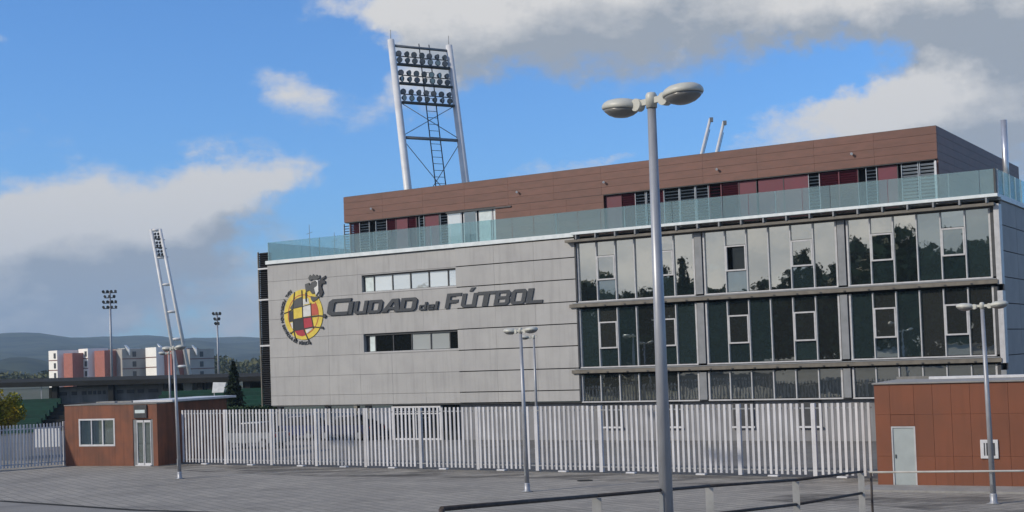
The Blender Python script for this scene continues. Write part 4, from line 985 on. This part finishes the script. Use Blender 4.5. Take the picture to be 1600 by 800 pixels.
# white wire goal-like awning by the pine
A2 = root('white_awning', 'small white fabric awning between the stand and the pine tree', 'awning', (sx(342, 105), 105, 0))
me = bpy.data.meshes.new('canopy'); w_ = (sx(353, 105) - sx(333, 105)) / 2; za, zb_ = sz(343, 597, 105), sz(343, 613, 105)
me.from_pydata([(-w_, 0, za), (w_, 0, za - .05), (w_ * .9, -.7, zb_), (-w_ * .9, -.7, zb_), (-w_, .06, za), (w_, .06, za - .05), (w_ * .9, -.64, zb_ - .02), (-w_ * .9, -.64, zb_ - .02)], [], [(0, 1, 2, 3), (7, 6, 5, 4), (0, 4, 5, 1), (1, 5, 6, 2), (2, 6, 7, 3), (3, 7, 4, 0)]); me.materials.append(MT['e_white']); link('canopy', me, A2)
for s in (-1, 1):
    bm = bmesh.new(); bm_tube(bm, (s * w_ * .9, 0.1, 0), (s * w_ * .9, 0.1, za - .06), 0.03, seg=6); mk('leg', bm, 'white_metal', A2)
# pale low wall seen through the short fence
o = box('low_wall', ax_(52, 85), ax_(90, 85), 85, 85.3, 0, sz(70, 670, 85), 'white_wall'); tag(o, 'low cream wall glimpsed through the short left fence', 'wall')

# ------------------------------------------------------------------ parked cars seen through the fence
for nm, c in (('paint_blue', (0.015, 0.025, 0.09)), ('paint_silver', (0.26, 0.28, 0.29)), ('paint_navy', (0.012, 0.016, 0.05))): MT[nm] = mat(nm, c, 0.4, spec=0.4)
MT['tyre'] = mat('tyre_rubber', (0.02, 0.02, 0.02), 0.9); MT['car_glass'] = mat('car_glass', (0.012, 0.014, 0.016), 0.6, spec=0.12)
def make_car(label, loc, rz, paint):
    t = root('parked_car', label, 'car', loc, rz, 'cars parked behind the white fence')
    lo = [(-2.1, .32), (-2.12, .62), (-2.05, .82), (-1.15, .93), (1.45, .95), (2.0, .90), (2.08, .60), (2.05, .32)]
    hi = [(-1.15, .93), (-.45, 1.40), (-.1, 1.46), (.95, 1.45), (1.75, .95)]
    def extr(pts, w0, w1, zr_, mt_, name):
        bm = bmesh.new(); n_ = len(pts)
        def wd(z): return w0 + (w1 - w0) * max(0, min(1, (z - zr_[0]) / (zr_[1] - zr_[0])))
        a = [bm.verts.new((x, -wd(z), z)) for x, z in pts]; b = [bm.verts.new((x, wd(z), z)) for x, z in pts]
        bm.faces.new(a); bm.faces.new(b[::-1])
        for i in range(n_): bm.faces.new((a[i], b[i], b[(i + 1) % n_], a[(i + 1) % n_]))
        bmesh.ops.bevel(bm, geom=bm.edges[:], offset=.05, segments=2, affect='EDGES')
        return mk(name, bm, mt_, t)
    extr(lo, .84, .86, (.3, .9), paint, 'body'); extr(hi, .80, .60, (.95, 1.45), 'car_glass', 'glass_cabin')
    bm = bmesh.new(); v = [bm.verts.new(p) for p in ((-.45, -.63, 1.42), (.98, -.63, 1.47), (.98, .63, 1.47), (-.45, .63, 1.42), (-.4, -.6, 1.49), (.93, -.6, 1.52), (.93, .6, 1.52), (-.4, .6, 1.49))]
    for f in ((0, 3, 2, 1), (4, 5, 6, 7), (0, 1, 5, 4), (1, 2, 6, 5), (2, 3, 7, 6), (3, 0, 4, 7)): bm.faces.new([v[i] for i in f])
    mk('roof', bm, paint, t)
    for x in (-1.3, 1.32):
        for sy in (-1, 1):
            bm = bmesh.new(); bm_tube(bm, (0, -.1, 0), (0, .1, 0), .31, seg=18); w = mk('wheel', bm, 'tyre', t, (x, sy * .78, .31))
            bm = bmesh.new(); bm_tube(bm, (0, sy * .1, 0), (0, sy * .115, 0), .19, seg=14); mk('rim', bm, 'steel', w)
    for sy in (-1, 1): box('headlight', -2.13, -2.06, sy * .6 - .16, sy * .6 + .16, .62, .76, 'flood_lens', t, bevel=.02); box('tail_light', 2.03, 2.09, sy * .64 - .1, sy * .64 + .1, .66, .84, 'e_red', t, bevel=.02)
for px, Y, rz, pt, lb in ((395, 76, -25, 'paint_silver', 'silver car parked behind the fence, left of the office building'), (470, 83, -30, 'paint_blue', 'dark blue car parked under the left end of the office building'), (548, 81, -32, 'paint_navy', 'navy car parked behind the fence, nearest the white framed ground window')):
    p = rail_pt(px, 680, Y); make_car(lb, (p.x, Y, 0), R(rz), pt)

# ------------------------------------------------------------------ vegetation
def leaf_mesh(name, pts_r, n_, size, mt_, shape, seed, up_bias=0.0):
    rnd = random.Random(seed); verts = []; faces = []
    for _ in range(n_):
        p = shape(rnd)
        if p is None: continue
        s = size * rnd.uniform(.6, 1.4)
        a = Vector((rnd.gauss(0, 1), rnd.gauss(0, 1), rnd.gauss(0, 1) * (1 - up_bias))).normalized(); b = a.orthogonal().normalized(); b.rotate(Euler((rnd.uniform(0, 6), rnd.uniform(0, 6), 0)))
        b = (b - a * b.dot(a)).normalized()
        i = len(verts); verts += [p - a * s, p + b * s * .6, p + a * s, p - b * s * .6]; faces.append((i, i + 1, i + 2, i + 3))
    me = bpy.data.meshes.new(name); me.from_pydata(verts, [], faces); me.materials.append(MT[mt_]); return me
def clump_shape(cl, rad):
    def f(rnd):
        c, r = rnd.choice(cl); d = Vector((rnd.gauss(0, 1), rnd.gauss(0, 1), rnd.gauss(0, 1))).normalized(); return c + d * r * (rnd.random() ** .4)
    return f
def round_tree_meshes(h, rad, mt_, n_, size, seed, trunk_h=.3):
    rnd = random.Random(seed); cl = []
    for _ in range(26):
        d = Vector((rnd.gauss(0, 1), rnd.gauss(0, 1), rnd.gauss(0, 1))).normalized() * rnd.uniform(.25, .85)
        c = Vector((d.x * rad, d.y * rad, h * (trunk_h + (1 - trunk_h) * .52) + d.z * h * (1 - trunk_h) * .46)); cl.append((c, rad * rnd.uniform(.22, .42)))
    crown = leaf_mesh('crown', None, n_, size, mt_, clump_shape(cl, rad), seed)
    bm = bmesh.new(); bm_tube(bm, (0, 0, 0), (0, 0, h * trunk_h * 1.5), rad * .09, rad * .05, 8)
    for c, r in cl[:9]: bm_tube(bm, (0, 0, h * trunk_h * 1.2), c, rad * .04, rad * .012, 5)
    return crown, finish(bm, 'trunk', 'bark')
def conifer_meshes(h, rad, mt_, n_, size, seed):
    def f(rnd):
        z = rnd.random() ** 1.3; tier = (z * 13) % 1.0; r = rad * (1 - z) ** .85 * (0.62 + .38 * (1 - tier)) ; a = rnd.uniform(0, 6.283); k = rnd.random() ** .5
        lob = 1 + .22 * math.sin(a * 5 + int(z * 13) * 2.1)
        return Vector((math.cos(a) * r * k * lob, math.sin(a) * r * k * lob, h * (.08 + .92 * z) - r * k * .22))
    crown = leaf_mesh('crown', None, n_, size, mt_, f, seed, .5)
    bm = bmesh.new(); bm_tube(bm, (0, 0, 0), (0, 0, h * .97), h * .018, .02, 7); return crown, finish(bm, 'trunk', 'bark')
def plant_tree(name, label, cat, meshes, loc, rz=0, s=1.0, group=None):
    t = root(name, label, cat, loc, rz, group); t.scale = (s, s, s)
    link('crown', meshes[0], t); link('trunk', meshes[1], t); return t
a = rail_pt(-8, 630, 74)
plant_tree('autumn_tree', 'round yellow green autumn tree cut by the left edge, behind the short fence', 'tree', round_tree_meshes(4.55, 1.9, 'f_auto', 9000, .085, 3, .18), (a.x, 74, 0))
a = rail_pt(366, 620, 95)
plant_tree('pine_tree', 'small dark conifer between the stand and the left end of the office building', 'tree', conifer_meshes(5.1, 1.25, 'f_pine', 5000, .13, 5), (a.x, 95, 0))
# clipped hedge behind the fence left of the building
def hedge(name, label, x0, x1, y0, y1, h, n_, seed, mt_='f_hedge'):
    def f(rnd): return Vector((rnd.uniform(0, x1 - x0), rnd.uniform(0, y1 - y0), h * rnd.random() ** .6 + rnd.gauss(0, .05)))
    me = leaf_mesh(name, None, n_, .09, mt_, f, seed); o = link(name, me, None, (x0, y0, 0)); tag(o, label, 'hedge', kind=None); return o
hedge('hedge', 'dark green hedge behind the white fence, left of the office building', sx(335, 92), sx(430, 92), 91, 92.4, 1.9, 9000, 8)

# woods and tall trees beyond the left edge: they show as dark outlines in the glass front
pine_m = [conifer_meshes(15, 3.0, 'f_dark', 2600, .55, 20 + i) for i in range(3)]
broad_m = [round_tree_meshes(13, 4.6, 'f_dark', 2600, .5, 30 + i, .2) for i in range(3)]
Vd = Vector((0.5294, 0.8484, 0)); C0 = Vector((22.52, 60.5, 0)); Uu = Vector((-0.8484, 0.5294, 0))
def mirror_pt(u_, dist):
    """place where the sight line that is mirrored at facade position u_ ends"""
    P = C0 + Uu * u_; d = P - Vector((0, 0, 0)); r = d - Vd * (2 * d.dot(Vd)); r.z = 0; r.normalize(); return P + r * dist
rnd = random.Random(11)
spec = [(21.8, 120, 'c', .85), (20.0, 125, 'b', .80), (18.2, 118, 'c', .9), (16.9, 122, 'c', 1.15), (15.6, 120, 'c', 1.1), (14.3, 128, 'b', .85), (12.6, 130, 'b', .8), (11.3, 126, 'b', .95), (10.0, 122, 'c', 1.05), (9.0, 120, 'c', 1.1), (7.9, 124, 'b', 1.1), (6.2, 112, 'b', 1.2), (4.6, 106, 'b', 1.5), (3.4, 108, 'b', 1.35), (1.2, 112, 'b', 1.15), (-.6, 115, 'b', 1.2), (24, 130, 'b', .8), (27, 130, 'c', .8)]
labs = ['tall dark conifer mirrored in the glass front', 'dark broad crowned tree mirrored in the glass front']
for i, (u_, ds, k, s_) in enumerate(spec):
    p = mirror_pt(u_, ds)
    plant_tree('conifer' if k == 'c' else 'broadleaf_tree', labs[0 if k == 'c' else 1], 'tree', (pine_m if k == 'c' else broad_m)[i % 3], (p.x, p.y, 0), rnd.uniform(0, 6), s_, 'trees mirrored in the glass front')
def wood():
    """continuous dark wood behind those trees: one mass"""
    rn = random.Random(5)
    A = mirror_pt(45, 150); Bp = mirror_pt(-14, 145); d = Bp - A; L_ = d.length; d.normalize(); nn = Vector((-d.y, d.x, 0))
    def f(r_):
        s = r_.uniform(0, L_); w = r_.uniform(-5, 5); u_ = 45 - 59 * s / L_; h = 14.3 + max(0, min(5.0, (15 - u_) * .5)) + .9 * math.sin(s * .21) + .8 * math.sin(s * .63 + 1) + .6 * math.sin(s * 1.7); return A + d * s + nn * w + Vector((0, 0, h * r_.random() ** .7))
    me = leaf_mesh('wood', None, 36000, .75, 'f_dark', f, 6); o = link('woodland', me); tag(o, 'dark mass of woodland beyond the left edge', 'woodland', kind='stuff')
wood()

# ------------------------------------------------------------------ hills
def hill_mat():
    M = mat('wooded_hillside', (0.060, 0.070, 0.035), 0.95, col2=(0.006, 0.014, 0.010), scale=0.02, detail=9, spec=0.1)
    return M
MT['hill'] = hill_mat()
def ridge_y(px):
    pts = [(-900, 520), (-300, 518), (0, 525), (60, 524), (120, 528), (180, 531), (250, 527), (300, 526), (340, 530), (385, 531), (500, 528), (900, 520), (1400, 500), (2600, 470)]
    for (a, b), (c, d) in zip(pts, pts[1:]):
        if a <= px <= c: return b + (d - b) * (px - a) / (c - a)
    return 520
def hills(name, Y0, Y1, drop, amp, seed, step=24):
    rn = random.Random(seed); bm = bmesh.new(); cols = []
    ph = [rn.uniform(0, 6) for _ in range(8)]
    for px in range(-800, 2600, step):
        zr_ = rail_pt(px, ridge_y(px) + 3 + drop, Y1).z
        zr_ += amp * sum(math.sin(px * .011 * (k + 1) ** 1.35 + ph[k]) / (k + 1) for k in range(8)) + rn.uniform(-1, 1) * amp * .12
        col_ = []
        for j in range(15):
            t_ = j / 10; Y = Y0 + (Y1 - Y0) * t_
            x = (EYE + ray(px, 560) * (Y / ray(px, 560).y)).x
            prof = math.sin(min(t_, 1) * math.pi / 2) ** 1.3 if t_ <= 1 else 1 - (t_ - 1) * .9
            z = -3 + (zr_ + 3) * prof + (math.sin(px * .03 + j) * 4 + math.sin(px * .013 - j * 1.7) * 6) * (0.12 < t_ < .95)
            col_.append(bm.verts.new((x, Y, z)))
        cols.append(col_)
    for a, b in zip(cols, cols[1:]):
        for j in range(14): bm.faces.new((a[j], b[j], b[j + 1], a[j + 1])).smooth = True
    o = mk(name, bm, 'hill'); o['kind'] = 'structure'
hills('hills', 1500, 3200, 0, 2.2, 3)
hills('near_hills', 800, 1500, 44, 1.2, 9)
# far scrub wood edging the plain, right of the apartment block
def far_trees():
    def f(r_):
        x = r_.uniform(-260, 40); return Vector((x, 430 + r_.uniform(-12, 12), (2.2 + 1.6 * math.sin(x * .11) + 1.2 * math.sin(x * .37) + max(0, min(5, (x + 130) * .08))) * r_.random() ** .6 + 1.2))
    me = leaf_mesh('far_wood', None, 14000, .7, 'f_olive', f, 4); o = link('distant_trees', me); tag(o, 'olive coloured distant trees beyond the stand, right of the apartment block', 'trees', kind='stuff')
far_trees()

# ------------------------------------------------------------------ haze
def haze():
    M = bpy.data.materials.new('haze'); M.use_nodes = True; nt = M.node_tree; nt.nodes.remove(nt.nodes['Principled BSDF'])
    v = nt.nodes.new('ShaderNodeVolumePrincipled'); v.inputs['Color'].default_value = (0.58, 0.79, 1.0, 1); v.inputs['Density'].default_value = 0.00021
    nt.links.new(v.outputs[0], nt.nodes['Material Output'].inputs['Volume'])
    MT['haze'] = M
    bm = bmesh.new(); bm_box(bm, -6100, 6100, -950, 6100, -4.5, 330); o = mk('haze', bm, 'haze'); o['kind'] = 'stuff'
haze()
